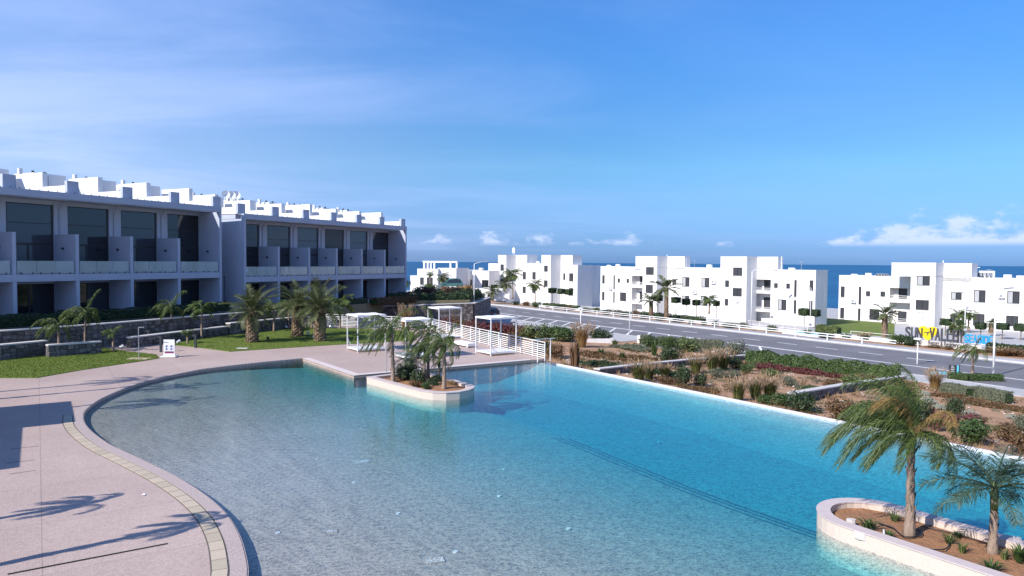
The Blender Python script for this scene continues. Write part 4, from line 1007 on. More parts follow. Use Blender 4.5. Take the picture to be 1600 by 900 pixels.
# ================================================================ PALMS
def frond_mesh(name, mt, Ln, droop, nl, ll, lw, hang, vee, seed, stem=0.16, twist=0.25, lumpy=1.0):
    """an arching leaf along +x: rachis and two rows of leaflets"""
    rng = random.Random(seed); b = MB(); pts = []; p = Vector((0, 0, 0)); n = 14
    for i in range(n+1):
        pts.append(p.copy()); f = i/n; a = -droop*(f**1.35)
        p = p+Vector((math.cos(a), twist*0.25*math.sin(f*3+seed), math.sin(a))).normalized()*(Ln/n)
    b.tube(pts, [0.020*Ln/2*(1-0.85*i/n)+0.004 for i in range(n+1)], 4)
    def at(f):
        x = f*n; i = min(n-1, int(x)); return pts[i].lerp(pts[i+1], x-i), (pts[i+1]-pts[i]).normalized()
    for sgn in (-1, 1):
        for k in range(nl):
            f = stem+(1-stem)*(k+rng.uniform(0.2, 0.8))/nl; q, d = at(min(0.999, f)); sd = d.cross(Vector((0, 0, 1)))
            if sd.length < 1e-3: sd = Vector((0, 1, 0))
            sd = sd.normalized()*sgn; upv = sd.cross(d)*sgn
            if upv.z < 0: upv = -upv
            l = ll*(0.35+0.65*math.sin(math.pi*min(1, 0.18+0.80*f))**0.8)*rng.uniform(0.8, 1.15)
            dr = (sd*1.0+d*rng.uniform(0.45, 0.85)+upv*(vee+rng.uniform(-0.25, 0.25)*lumpy)).normalized()
            hg = hang*rng.uniform(0.6, 1.3)
            p0 = q; p1 = q+dr*l*0.5+Vector((0, 0, -hg*l*0.16)); d2 = (dr+Vector((0, 0, -hg))).normalized(); p2 = p1+d2*l*0.5
            wv = d.cross(dr).cross(dr); wv = (d*1.0-dr*d.dot(dr)); 
            if wv.length < 1e-3: wv = Vector((0, 0, 1))
            wv = wv.normalized()*lw
            b.add([p0-wv*0.35, p0+wv*0.35, p1-wv*0.5, p1+wv*0.5, p2], [(0, 1, 3, 2), (2, 3, 4)])
    return b.mesh(name, mt)
def wind_frond(mt, a, e, Ln, wind, nl, ll, lw, seed, grav=0.16, stem=0.14):
    rng = random.Random(seed); b = MB(); n = 16; p = Vector((0, 0, 0)); d = Vector((math.cos(a)*math.cos(e), math.sin(a)*math.cos(e), math.sin(e))); pts = []
    for i in range(n+1):
        pts.append(p.copy()); f = i/n; d = (d+Vector((0, 0, -grav*(0.35+1.3*f)))+wind*(0.05+0.10*f)+Vector((rng.gauss(0, .02), rng.gauss(0, .02), 0))).normalized(); p = p+d*(Ln/n)
    b.tube(pts, [(0.012*(1-0.8*i/n)+0.003)*max(1.0, Ln/1.5) for i in range(n+1)], 4)
    for sgn in (-1, 1):
        for k in range(nl):
            f = stem+(1-stem)*(k+rng.uniform(0.05, 0.95))/nl; x = min(n-0.001, f*n); i = int(x); q = pts[i].lerp(pts[i+1], x-i); t = (pts[i+1]-pts[i]).normalized()
            sd = t.cross(Vector((0, 0, 1))); sd = (sd if sd.length > 1e-3 else Vector((0, 1, 0))).normalized()*sgn; l = ll*Ln*(0.45+0.55*math.sin(math.pi*min(1, 0.15+0.85*f)))*rng.uniform(0.7, 1.2)
            dr = (sd*rng.uniform(0.5, 1.0)+t*rng.uniform(0.35, 0.8)+Vector((0, 0, rng.uniform(-0.35, 0.35)))).normalized()
            d2 = (dr*0.35+t*0.25+Vector((0, 0, -rng.uniform(0.5, 1.1)))+wind*rng.uniform(0.3, 0.9)).normalized(); d3 = (d2*0.5+Vector((0, 0, -rng.uniform(0.5, 1.0)))+wind*rng.uniform(0.2, 0.8)).normalized()
            p1 = q+dr*l*0.28; p2 = p1+d2*l*0.38; p3 = p2+d3*l*0.34; wv = dr.cross(Vector((rng.gauss(0, 1), rng.gauss(0, 1), rng.gauss(0, 1)))).normalized()*lw
            b.add([q-wv*0.4, q+wv*0.4, p1-wv*0.5, p1+wv*0.5, p2-wv*0.4, p2+wv*0.4, p3], [(0, 1, 3, 2), (2, 3, 5, 4), (4, 5, 6)])
    return b.mesh('frond_wind', mt)
WIND = Vector((-1.0, 0.10, 0.05))
FR = {}
def fr_set(key, mt, Ln, droop, nl, ll, lw, hang, vee, nvar=3, **kw):
    FR[key] = [frond_mesh('frond_'+key, mt, Ln*(1-0.06*i), droop*(1+0.2*(i-1)), nl, ll, lw, hang, vee, 11*i+len(FR), **kw) for i in range(nvar)]
fr_set('queen', 'frond_queen', 1.0, 1.95, 85, 0.34, 0.0085, 2.6, 0.05, 4, lumpy=2.4)
fr_set('queen_up', 'frond_queen', 1.0, 1.35, 85, 0.32, 0.0085, 2.6, 0.05, 3, lumpy=2.4)
fr_set('queen_dry', 'frond_dry', 0.8, 2.2, 60, 0.28, 0.0085, 2.6, 0.0, 2, lumpy=2.0)
fr_set('blue', 'frond_blue', 1.0, 1.25, 60, 0.27, 0.010, 0.9, 0.30, 3, lumpy=2.0)
fr_set('date', 'frond_date', 1.0, 1.05, 46, 0.24, 0.012, 0.25, 0.45, 3, lumpy=1.0)
fr_set('small', 'frond_queen', 1.0, 1.55, 20, 0.38, 0.045, 1.2, 0.15, 3, lumpy=1.6)
fr_set('smalldate', 'frond_date', 1.0, 1.0, 20, 0.30, 0.045, 0.3, 0.4, 3)
TR = {}
def slim_trunk(h, r0, r1, seed, lean=(0, 0)):
    rng = random.Random(seed); b = MB(); pts, rad = [], []; n = 16
    for i in range(n+1):
        f = i/n; pts.append(Vector((lean[0]*f*f*h, lean[1]*f*f*h, h*f-0.12*(i == 0)))); fl = 1+0.45*max(0, 0.12-f)/0.12
        rad.append(lerp(r0, r1, f**0.7)*fl*(1+0.13*(-1)**i*(0.4+0.6*rng.random())))
    b.tube(pts, rad, 10)
    for k in range(16):                                          # torn leaf bases on the stem
        f = rng.uniform(0.12, 0.92); i = int(f*n); a = rng.uniform(0, 6.28); d = Vector((math.cos(a), math.sin(a), 0)); p = pts[i]+d*rad[i]*0.9
        sd = Vector((-d.y, d.x, 0))*rad[i]*0.45; ln = rng.uniform(0.10, 0.24)*max(0.5, h/2.2)
        b.add([p-sd, p+sd, p+d*0.05*h/2+Vector((0, 0, ln))+sd*0.2, p+d*0.05*h/2+Vector((0, 0, ln))-sd*0.2, p-d*0.03], [(0, 1, 2, 3), (0, 3, 4), (1, 4, 2)])
    return b, pts[-1]
def date_trunk(h, r0, r1, seed):
    rng = random.Random(seed); b = MB(); b.tube([(0, 0, -0.1), (0, 0, h*0.5), (0, 0, h)], [r0*0.86, r0*0.82, r1*0.9], 10)
    nr = int(h/0.13)
    for j in range(nr):
        z = h*j/nr; r = lerp(r0, r1, j/nr); m_ = 9
        for k in range(m_):
            a = 6.283*(k+0.5*(j % 2))/m_+rng.uniform(-.1, .1); d = Vector((math.cos(a), math.sin(a), 0)); sd = Vector((-d.y, d.x, 0))*r*0.30
            p = d*r*0.78+Vector((0, 0, z)); o_ = d*r*rng.uniform(0.22, 0.40)+Vector((0, 0, 0.14+rng.uniform(0, .05)))
            b.add([p-sd, p+sd, p+sd*0.6+o_, p-sd*0.6+o_, p+Vector((0, 0, 0.2))], [(0, 1, 2, 3), (1, 4, 2), (2, 4, 3), (3, 4, 0)])
    return b, Vector((0, 0, h))
def palm(label, loc, h, crown, kind, n, seed, r0=0.11, r1=0.08, group=None, wind=None, name='palm_tree', lean=(0, 0), elev=(-0.5, 1.25), scale_leaf=1.0, one=False, fronds=None, rz=0.0):
    rng = random.Random(seed); o = thing(name, label, 'palm tree', tuple(loc), rz, group)
    if kind in ('date', 'smalldate'): tb, top = date_trunk(h, r0, r1, seed); mt = 'trunk_boots'
    else: tb, top = slim_trunk(h, r0, r1, seed, lean); mt = 'trunk_slim'
    tb.build('trunk', mt, o, kind not in ('date', 'smalldate'))
    key = kind; specs = fronds
    if specs is None:
        specs = []
        for k in range(n):
            f = (k+0.5)/n; e = lerp(elev[1], elev[0], f**0.9)+rng.uniform(-.14, .14); a = k*2.39996+rng.uniform(-.25, .25); ln = crown*rng.uniform(0.85, 1.1)*(0.8+0.25*math.sin(math.pi*min(1, f+0.2)))
            if wind is not None:
                wa, ws = wind; dx, dy = math.cos(a)+ws*math.cos(wa), math.sin(a)+ws*math.sin(wa); a = math.atan2(dy, dx); e -= 0.10*ws
            specs.append((a, e, ln, key))
    if kind == 'queen':
        for j, (a, e, ln, ky) in enumerate(specs):
            near = crown >= 1.8 and loc[1] < 20; dry = ky == 'queen_dry'
            me = wind_frond('frond_dry' if dry else 'frond_queen', a, e, ln*(1.04 if near else 1.12), WIND*(0.75 if not near else 0.80), 110 if near else 46, 0.30, 0.0085 if near else 0.020, seed*100+j, 0.17 if ky != 'queen_up' else 0.10)
            put('frond', me, o, tuple(top))
    elif one:
        mb = MB()
        for (a, e, ln, ky) in specs:
            me = rng.choice(FR[ky]); M_ = Matrix.Translation(top) @ Euler((rng.uniform(-.3, .3), -e, a)).to_matrix().to_4x4() @ Matrix.Scale(ln, 4)
            mb.add([M_ @ v.co for v in me.vertices], [tuple(p.vertices) for p in me.polygons])
        mb.build('crown', FR[key][0].materials[0].name, o)
    else:
        for (a, e, ln, ky) in specs: put('frond', rng.choice(FR[ky]), o, tuple(top), (rng.uniform(-.35, .35), -e, a), ln)
    if kind == 'queen' or kind == 'blue':                        # green leaf sheath under the crown
        MB().tube([tuple(top-Vector((0, 0, 0.30*crown))), tuple(top-Vector((0, 0, 0.08*crown))), tuple(top+Vector((0, 0, 0.10*crown)))], [r1*1.15, r1*1.35, r1*0.5], 8).build('crownshaft', 'leaf_light', o, True)
    return o
# the big wind-blown palm of the near planter
Lw = math.pi                                                     # wind blows towards -x
fr_big = [(Lw+0.15, 0.95, 1.95, 'queen'), (Lw-0.2, 0.75, 2.0, 'queen'), (Lw+0.5, 0.80, 1.85, 'queen'), (Lw-0.6, 0.55, 1.9, 'queen'), (Lw+0.05, 0.45, 1.8, 'queen'), (Lw+0.9, 0.5, 1.7, 'queen'), (Lw-0.3, 0.15, 1.35, 'queen'), (Lw+0.35, 0.05, 1.3, 'queen'),
          (Lw-0.9, 1.1, 1.7, 'queen'), (0.5, 1.35, 1.75, 'queen_up'), (-0.5, 1.42, 1.85, 'queen_up'), (1.3, 1.3, 1.7, 'queen_up'), (-1.3, 1.25, 1.8, 'queen_up'), (2.2, 1.35, 1.8, 'queen_up'), (0.2, 1.2, 1.6, 'queen_up'), (0.1, 0.2, 1.3, 'queen'), (-0.6, 0.15, 1.35, 'queen'), (0.0, 0.75, 1.15, 'queen'), (-0.35, 0.35, 1.15, 'queen'), (0.5, 0.3, 1.1, 'queen'),
          (-1.1, 0.35, 1.15, 'queen'), (0.9, 0.1, 1.0, 'queen_dry'), (-0.7, 0.9, 1.4, 'queen_dry'), (1.0, 1.0, 1.45, 'queen'), (Lw, -0.1, 1.0, 'queen_dry'), (-2.0, 0.2, 1.2, 'queen'), (1.9, 0.2, 1.3, 'queen'), (Lw+0.2, 1.2, 1.7, 'queen'), (-1.6, 1.45, 1.5, 'queen_dry')]
P0 = G(1421, 836, 0.22); palm('tall slim palm with drooping wind-blown crown in the near planter', P0, 2.18, 1.8, 'queen', 0, 41, 0.105, 0.07, fronds=fr_big, lean=(0.0, 0.02))
P1 = G(1551, 862, 0.22); palm('shorter palm with dark spiky fronds at the frame edge of the near planter', P1, 1.30, 1.50, 'blue', 19, 42, 0.09, 0.06, elev=(-0.15, 1.3))
# planter palms at the far deck
palm('leaning slim palm at the deck end of the far planter', G(614, 599, 0.22), 2.70, 1.8, 'queen', 13, 43, 0.105, 0.065, wind=(Lw, 0.35), lean=(-0.03, 0))
palm('bushy short palm behind the far planter shrubs', G(642, 586, 0.2), 0.85, 1.25, 'blue', 15, 44, 0.11, 0.07)
palm('thin pale-stemmed young palm in the middle of the far planter', G(663, 599, 0.22), 1.75, 0.95, 'queen', 11, 45, 0.08, 0.05, elev=(-0.7, 1.1))
palm('slim palm with full green crown in the far planter', G(669, 592, 0.22), 2.35, 1.45, 'queen', 13, 46, 0.09, 0.06, wind=(Lw, 0.3))
palm('palm with heavy drooping crown nearest the water in the far planter', G(694, 609, 0.22), 2.10, 1.25, 'queen', 15, 47, 0.105, 0.07, wind=(Lw, 0.25))
palm('small feathery palm between the taller far planter palms', G(686, 595, 0.22), 0.95, 0.9, 'blue', 11, 48, 0.06, 0.05)
# date palms on the lawn
for k, (px, py, h, cr, lbl) in enumerate([(394, 535, 1.95, 2.15, 'thick date palm standing alone on the lawn, leftmost of three'), (465, 526, 2.15, 2.25, 'thick date palm farthest back on the lawn, middle of three'), (500, 533, 2.05, 2.45, 'thick date palm closest to the cabanas, rightmost of three')]):
    palm(lbl, G(px, py, ZD), h*1.12, cr*1.05, 'date', 32, 50+k, 0.46, 0.36, 'date palms on the lawn', elev=(-0.45, 1.45), name='date_palm')
# slim palms
for k, (px, py, z, h, cr, n, lbl) in enumerate([
    (92, 556, ZD, 1.85, 1.45, 11, 'slim wind-bent palm at the outer end of the small lawn'), (133, 548, ZD, 2.45, 1.55, 12, 'slim wind-bent palm in front of the short stone wall'),
    (177, 549, ZD, 1.2, 0.8, 8, 'young thin palm beside the garden steps'), (268, 530, ZD, 2.4, 1.7, 12, 'slim palm with pale stem behind the information board'),
    (315, 530, ZD, 2.3, 1.35, 10, 'slim palm by the low wall left of the date palms'), (293, 537, ZD, 0.8, 0.6, 7, 'tiny young palm on the lawn left of the date palms'),
    (428, 518, ZD, 2.0, 1.4, 10, 'thin pale-stemmed palm between the first two date palms'), (451, 514, ZD, 2.2, 1.2, 9, 'thin dark-stemmed palm close to the low wall'),
    (473, 512, ZD, 2.0, 1.2, 9, 'thin palm right behind the middle date palm'), (487, 514, ZD, 1.7, 1.0, 9, 'thin palm in front of the sunlit stone wall'), (531.5, 514, ZD, 2.3, 1.7, 11, 'thin palm by the start of the white fence')]):
    palm(lbl, G(px, py, z), h, cr, 'queen' if k in (0, 1, 3) else 'small', n, 60+k, 0.085, 0.05, wind=(Lw, 0.5), lean=(-0.01*k % 0.03, 0), elev=(-0.3, 1.2))
# palms across the road
for k, (px, py, dep, h, cr, kind, lbl) in enumerate([
    (1041, 497, 104, 4.3, 2.6, 'smalldate', 'tall date palm before the middle apartment house'), (1017, 497, 106, 2.5, 2.0, 'smalldate', 'lower date palm left of the tall one across the road'),
    (1382, 526, 84, 2.6, 2.0, 'smalldate', 'date palm behind the guardrail left of the lettering'), (1496, 544, 73, 2.0, 1.3, 'small', 'palm standing in front of the big letters'),
    (801, 466, 146, 5.0, 2.6, 'small', 'feathery palm before the far apartment house'), (790, 470, 140, 3.2, 2.6, 'smalldate', 'pale spreading palm at the corner of the far apartment house'), (836, 474, 138, 3.6, 2.0, 'small', 'thin ragged palm before the far house balconies'), (769, 470, 138, 1.6, 2.0, 'smalldate', 'low dark palm below the far apartment house corner'),
    (672, 462, 130, 4.0, 1.0, 'small', 'dark columnar palm in front of the low villa'), (691, 462, 130, 3.2, 1.8, 'smalldate', 'bushy palm in front of the villa patio'), (634, 452, 120, 1.0, 1.2, 'small', 'small palm showing past the end of the row houses'),
    (1108, 489, 101, 1.9, 1.5, 'small', 'twin-crowned palm before the middle house windows'), (1498, 517, 96, 2.2, 1.4, 'small', 'bright palm behind the letters near the lamp'), (1513, 516, 96, 2.1, 1.3, 'small', 'bright palm right of the thin lamp behind the letters'), (1549, 520, 92, 1.2, 1.2, 'smalldate', 'small spiky palm behind the blue letters'), (1489, 520, 92, 0.9, 1.0, 'smalldate', 'small spiky palm behind the dark letters')]):
    p = depth_pt(px, py, dep); p.z = max(p.z, Z_APT-0.2) if p.z < -2.3 else p.z
    palm(lbl, p, h, cr, kind, 16, 80+k, 0.36 if kind == 'smalldate' else 0.13, 0.28 if kind == 'smalldate' else 0.09, elev=(-0.4, 1.3), one=True)
pS = G(1519, 592, Z_ROAD+0.03); palm('slim street palm in the round bed by the direction sign', pS, 2.15, 1.35, 'queen', 12, 99, 0.11, 0.07, wind=(Lw, 0.3))
# palms beside the frame whose shade falls on the deck
sh = Vector((-sx, -sy, 0))
for k, (tip, h, lbl) in enumerate([(Vector((-9.9, 17.0, 0)), 3.4, 'slim palm standing on the deck beside the pavilion, nearer one'), (Vector((-6.7, 15.75, 0)), 3.2, 'slim palm standing on the deck nearest the viewer'),
                                   (Vector((-18.2, 34.2, 0)), 5.4, 'tall palm on the deck beyond the pavilion'), (Vector((-15.8, 33.6, 0)), 5.8, 'taller palm on the deck close to the pavilion'), (Vector((-14.6, 29.9, 0)), 6.2, 'tall palm behind the pavilion roof')]):
    b0 = tip-sh*((h+0.4)/math.tan(SUN_EL)); palm(lbl, (b0.x, b0.y, ZD), h, 0.9 if k < 2 else 1.4, 'queen', 13, 110+k, 0.12, 0.08, elev=(-0.2, 1.3), wind=(math.atan2(sh.y, sh.x), 0.2))
# the pool pavilion whose roof shades the deck
off = sh*(2.9/math.tan(SUN_EL)); pe = Vector((-15.7, 25.1, 0))-off
o = thing('pool_pavilion', 'flat-roofed white pool pavilion beside the deck', 'pavilion', (pe.x, pe.y, ZD), math.atan2(U.y, U.x))
MB().box(-4.5, 0, -7.0, 0, 2.72, 2.95).build('roof', 'white_wall', o); MB().box(0.002, 5.6, -7.0, -1.55, 2.70, 2.93).build('roof', 'white_wall', o)
for x in (-4.3, -0.2, 5.4):
    for y in (-6.8, -2.3): MB().box(x-0.12, x+0.12, y-0.12, y+0.12, 0, 2.699).build('post', 'white_wall', o)
MB().box(-3.8, 4.8, -6.2, -2.2, 0, 1.05).build('counter', 'white_wall', o)
MB().box(-3.9, 4.9, -6.3, -2.1, 1.052, 1.10).build('counter_top', 'cap_stone', o)
# ================================================================ SHRUBS, GRASSES, HEDGES
def leaf_cloud(b, rng, n, c, r, size, up=0.3, shell=0.55, clumps=None):
    cl = clumps or [(Vector((0, 0, 0)), 1.0)]
    for _ in range(n):
        cc, cr = rng.choice(cl)
        while True:
            v = Vector((rng.uniform(-1, 1), rng.uniform(-1, 1), rng.uniform(-1, 1)))
            if 0.05 < v.length <= 1: break
        v = v.normalized()*(shell+(1-shell)*rng.random())*cr
        p = Vector((c[0]+(cc.x+v.x)*r[0], c[1]+(cc.y+v.y)*r[1], c[2]+(cc.z+v.z)*r[2]))
        nrm = (v.normalized()+Vector((rng.gauss(0, .6), rng.gauss(0, .6), rng.gauss(0, .6)+up))).normalized()
        a = nrm.cross(Vector((rng.gauss(0, 1), rng.gauss(0, 1), rng.gauss(0, 1)))).normalized(); e = nrm.cross(a); s = size*rng.uniform(0.6, 1.3)
        b.add([p-a*s, p+e*s*0.45, p+a*s, p-e*s*0.45], [(0, 1, 2, 3)])
SM = {}
def shrub_mesh(key, mt, n, size, seed, flat=1.0, lumps=7, shell=0.5):
    out = []
    for i in range(3):
        rng = random.Random(seed*10+i); b = MB(); cl = []
        for k in range(lumps):
            a = 6.283*k/lumps+rng.uniform(-.5, .5); rr = rng.uniform(0.2, 0.55); cl.append((Vector((math.cos(a)*rr, math.sin(a)*rr, rng.uniform(0.25, 0.72)*flat)), rng.uniform(0.36, 0.52)))
        cl.append((Vector((0, 0, 0.55*flat)), 0.55))
        leaf_cloud(b, rng, n, (0, 0, 0), (1, 1, 1.0), size, clumps=cl, shell=shell)
        b.v = [(x, y, max(z, 0.0)) for x, y, z in b.v]
        st = MB()
        for k in range(6):
            a = 6.283*k/6+rng.uniform(-.4, .4); st.tube([(0.05*math.cos(a), 0.05*math.sin(a), -0.08), (0.3*math.cos(a), 0.3*math.sin(a), 0.35), (0.5*math.cos(a), 0.5*math.sin(a), 0.7)], [0.03, 0.02, 0.008], 4)
        out.append((b.mesh('foliage_'+key, mt), st.mesh('stems_'+key, 'twig')))
    SM[key] = out
shrub_mesh('dark', 'leaf_dark', 1500, 0.070, 1); shrub_mesh('mid', 'leaf_mid', 1500, 0.070, 2); shrub_mesh('light', 'leaf_light', 1100, 0.085, 3)
shrub_mesh('sage', 'leaf_sage', 1500, 0.060, 4); shrub_mesh('silver', 'leaf_silver', 1300, 0.050, 5, 0.7, 5); shrub_mesh('red', 'leaf_red', 1100, 0.075, 6)
shrub_mesh('wine', 'leaf_wine', 900, 0.075, 7, 1.0, 7, 0.2); shrub_mesh('brown', 'leaf_brown', 1000, 0.08, 8); shrub_mesh('gold', 'leaf_gold', 900, 0.085, 9)
def blade_mesh(key, mt, n, seed, spread, wd, plume=None):
    out = []
    for i in range(3):
        rng = random.Random(seed*10+i); b = MB(); pl = MB()
        for k in range(n):
            a = rng.uniform(0, 6.283); r0 = rng.uniform(0, 0.30); tl = rng.uniform(0.15, 1)*spread; h = rng.uniform(0.6, 1.05); d = Vector((math.cos(a), math.sin(a), 0)); sd = Vector((-d.y, d.x, 0))
            P = [d*r0, d*(r0+tl*0.35)+Vector((0, 0, h*0.6)), d*(r0+tl)+Vector((0, 0, h*(1-0.35*tl)))]
            b.add([P[0]-sd*wd, P[0]+sd*wd, P[1]+sd*wd*0.8, P[1]-sd*wd*0.8, P[2]], [(0, 1, 2, 3), (3, 2, 4)])
            if plume and k % 4 == 0:
                q = d*(r0+tl*0.95)+Vector((0, 0, h*0.92)); e = q+d*0.16+Vector((0, 0, 0.20)); pl.add([P[1], P[1]+sd*0.006, q+sd*0.006, q], [(0, 1, 2, 3)])
                for t_ in (sd, d.cross(sd)): pl.add([q-t_*0.012, q+t_*0.012, (q+e)/2+t_*0.032, e, (q+e)/2-t_*0.032], [(0, 1, 2, 3, 4)])
        out.append((b.mesh('blades_'+key, mt), pl.mesh('plumes_'+key, 'plume') if plume else None))
    SM[key] = out
blade_mesh('tuft', 'blade_green', 420, 31, 0.85, 0.020, True); blade_mesh('goldtuft', 'leaf_gold', 420, 32, 0.85, 0.022, True); blade_mesh('agave', 'leaf_mid', 42, 33, 0.85, 0.05); blade_mesh('strap', 'leaf_mid', 60, 34, 1.05, 0.055); blade_mesh('strapyellow', 'sign_plant' if 'sign_plant' in MATS else 'leaf_light', 46, 35, 1.0, 0.05); blade_mesh('canna', 'leaf_brown', 70, 36, 0.45, 0.06)
CNT = {}
def plant(key, p, w_, h_, label, group=None, cat=None):
    i = CNT.get(key, 0); CNT[key] = i+1; me, extra = SM[key][i % 3]
    bladed = key in ('tuft', 'goldtuft', 'agave', 'strap', 'strapyellow', 'canna')
    nm = {'tuft': 'grass_tuft', 'goldtuft': 'grass_tuft', 'agave': 'agave', 'strap': 'strap_leaf_plant', 'strapyellow': 'strap_leaf_plant', 'canna': 'leafy_plant'}.get(key, 'shrub')
    o = thing(nm, label, cat or ('plant' if bladed else 'shrub'), (p.x, p.y, p.z-0.02), (i*1.7) % 6.28, group)
    k = put('blades' if bladed else 'foliage', me, o); k.scale = (w_/2, w_/2, h_)
    if extra: e = put('plumes' if bladed else 'stems', extra, o); e.scale = (w_/2, w_/2, h_)
    return o
def pxm(p): return F_PX/p.y                                       # pixels of the photograph per metre there
def gplant(key, px, py, wpx, hpx, label, group='shrubs on the garden slope'):
    p = GG(px, py); k = pxm(p); return plant(key, p, wpx/k*(1.75 if key in ('tuft', 'goldtuft', 'agave', 'canna') else 1.5), hpx/k*1.2, label, group)
for a in [
 ('canna', 899, 574, 26, 40, 'tall russet leafy plant at the fence end by the pool corner'), ('mid', 889, 533, 30, 17, 'green bush behind the white fence end'), ('goldtuft', 909, 542, 24, 30, 'tall golden grass left of the dark bush'),
 ('dark', 936, 533, 34, 17, 'dark spreading bush beside the golden grass'), ('agave', 961, 539, 14, 9, 'small spiky plant on bare soil near white kerb'), ('agave', 939, 556, 14, 14, 'small spiky plant amid the brown ground cover'),
 ('agave', 973, 562, 15, 15, 'green spiky plant at the edge of the brown ground cover'), ('agave', 1022, 556, 16, 26, 'tall spiky plant rising from the sage mounds'), ('silver', 1001, 543, 17, 6, 'pale silver dome nearest the white kerb end'),
 ('silver', 1033, 545, 15, 6, 'pale silver dome second along the lavender hedge'), ('silver', 1051, 549, 13, 6, 'pale silver dome third along the lavender hedge'), ('silver', 1091, 550, 14, 7, 'pale silver dome at the far end of the lavender hedge'),
 ('mid', 1013, 542, 28, 15, 'green shrub at the start of the lavender hedge'), ('mid', 1044, 546, 28, 16, 'green shrub before the middle of the lavender hedge'), ('light', 1075, 549, 30, 17, 'yellow-green shrub near the end of the lavender hedge'),
 ('dark', 1047, 564, 32, 19, 'dark shrub just above the long garden wall'), ('sage', 1149, 555, 38, 20, 'greyish lilac bush at the hedge end'), ('tuft', 998, 595, 27, 26, 'fountain grass clump nearest the pool below the long wall'),
 ('tuft', 1014, 591, 22, 22, 'fountain grass clump second below the long wall'), ('tuft', 1039, 589, 20, 18, 'small fountain grass clump third below the long wall'), ('tuft', 1087, 583, 22, 24, 'fountain grass clump against the middle of the long wall'),
 ('tuft', 1113, 578, 25, 26, 'plumed fountain grass left of the wall end'), ('tuft', 1130, 577, 24, 26, 'plumed fountain grass at the wall end'), ('dark', 1148, 576, 22, 18, 'dark bush closing the long wall end'),
 ('dark', 1067, 601, 27, 27, 'upright dark bush between wall and pool'), ('dark', 1096, 602, 20, 18, 'round clipped dark bush between wall and pool'), ('brown', 1044, 600, 30, 10, 'low brown bush beside the upright dark bush'),
 ('sage', 1122, 589, 28, 12, 'grey-green cushion below the plumed grasses'), ('sage', 1146, 591, 26, 11, 'grey-green cushion right of its twin'), ('mid', 1165, 583, 18, 11, 'small green bush at the left tip of the red bed'),
 ('tuft', 1154, 624, 25, 28, 'plumed grass clump near the rim, leftmost of three'), ('tuft', 1180, 621, 25, 27, 'plumed grass clump near the rim, middle of three'), ('tuft', 1203, 621, 27, 29, 'plumed grass clump near the rim, rightmost of three'),
 ('mid', 1195, 631, 26, 12, 'low green bush along the rim under the plumed grasses'), ('mid', 1222, 634, 34, 16, 'green bush along the rim right of the plumed grasses'), ('dark', 1253, 641, 48, 26, 'broad dark bush against the rim left of the big palm'),
 ('sage', 1231, 601, 30, 12, 'grey-green cushion on bare soil below the red bed'), ('mid', 1263, 613, 36, 9, 'low green bush left of the second garden wall'), ('brown', 1300, 607, 30, 14, 'brown-green bush above the second wall, left one'),
 ('light', 1330, 603, 34, 15, 'yellow-green bush above the second wall, middle one'), ('brown', 1356, 598, 30, 13, 'brown-green bush above the second wall, right one'), ('light', 1170, 578, 20, 10, 'light green bush beside the wall end'), ('light', 1206, 588, 26, 9, 'light green bush in front of the red bed'),
 ('brown', 1316, 658, 52, 26, 'olive-brown bush behind the rim left of the palm crown'), ('dark', 1352, 668, 56, 34, 'large dark bush directly behind the big palm fronds'), ('mid', 1392, 668, 40, 30, 'green bush behind the big palm stem'),
 ('dark', 1438, 664, 34, 36, 'round dark bush right behind the big palm crown'), ('goldtuft', 1461, 608, 22, 26, 'golden tuft by the end of the second wall'), ('brown', 1405, 618, 44, 22, 'brown bush at the end of the second wall'),
 ('silver', 1449, 629, 24, 10, 'silver dome nearest the big palm crown'), ('silver', 1468, 639, 24, 9, 'silver dome above the wine-red bushes'), ('silver', 1516, 648, 25, 9, 'silver dome right of the round green shrub'), ('silver', 1580, 653, 17, 6, 'small silver dome at the frame edge'), ('silver', 1446, 618, 18, 8, 'upper silver dome behind the palm tip'),
 ('dark', 1491, 653, 24, 29, 'upright round shrub between silver domes'), ('wine', 1464, 671, 30, 24, 'wine-red bush left of the upright round shrub'), ('wine', 1490, 671, 24, 22, 'wine-red bush below the upright round shrub'), ('wine', 1521, 665, 28, 17, 'wine-red bush above the large green bush'), ('wine', 1452, 654, 24, 18, 'wine-red bush half hidden by palm fronds'),
 ('mid', 1520, 693, 52, 32, 'large round green bush close to the rim'), ('brown', 1580, 690, 44, 24, 'brown-green bush at the frame edge by the rim'), ('sage', 1597, 672, 26, 22, 'grey-green bush at the frame edge above the rim'), ('brown', 1597, 708, 40, 26, 'reddish brown bush touching the rim at the frame edge'), ('light', 1566, 676, 26, 10, 'small yellowish bush above the brown ones')]: gplant(*a)
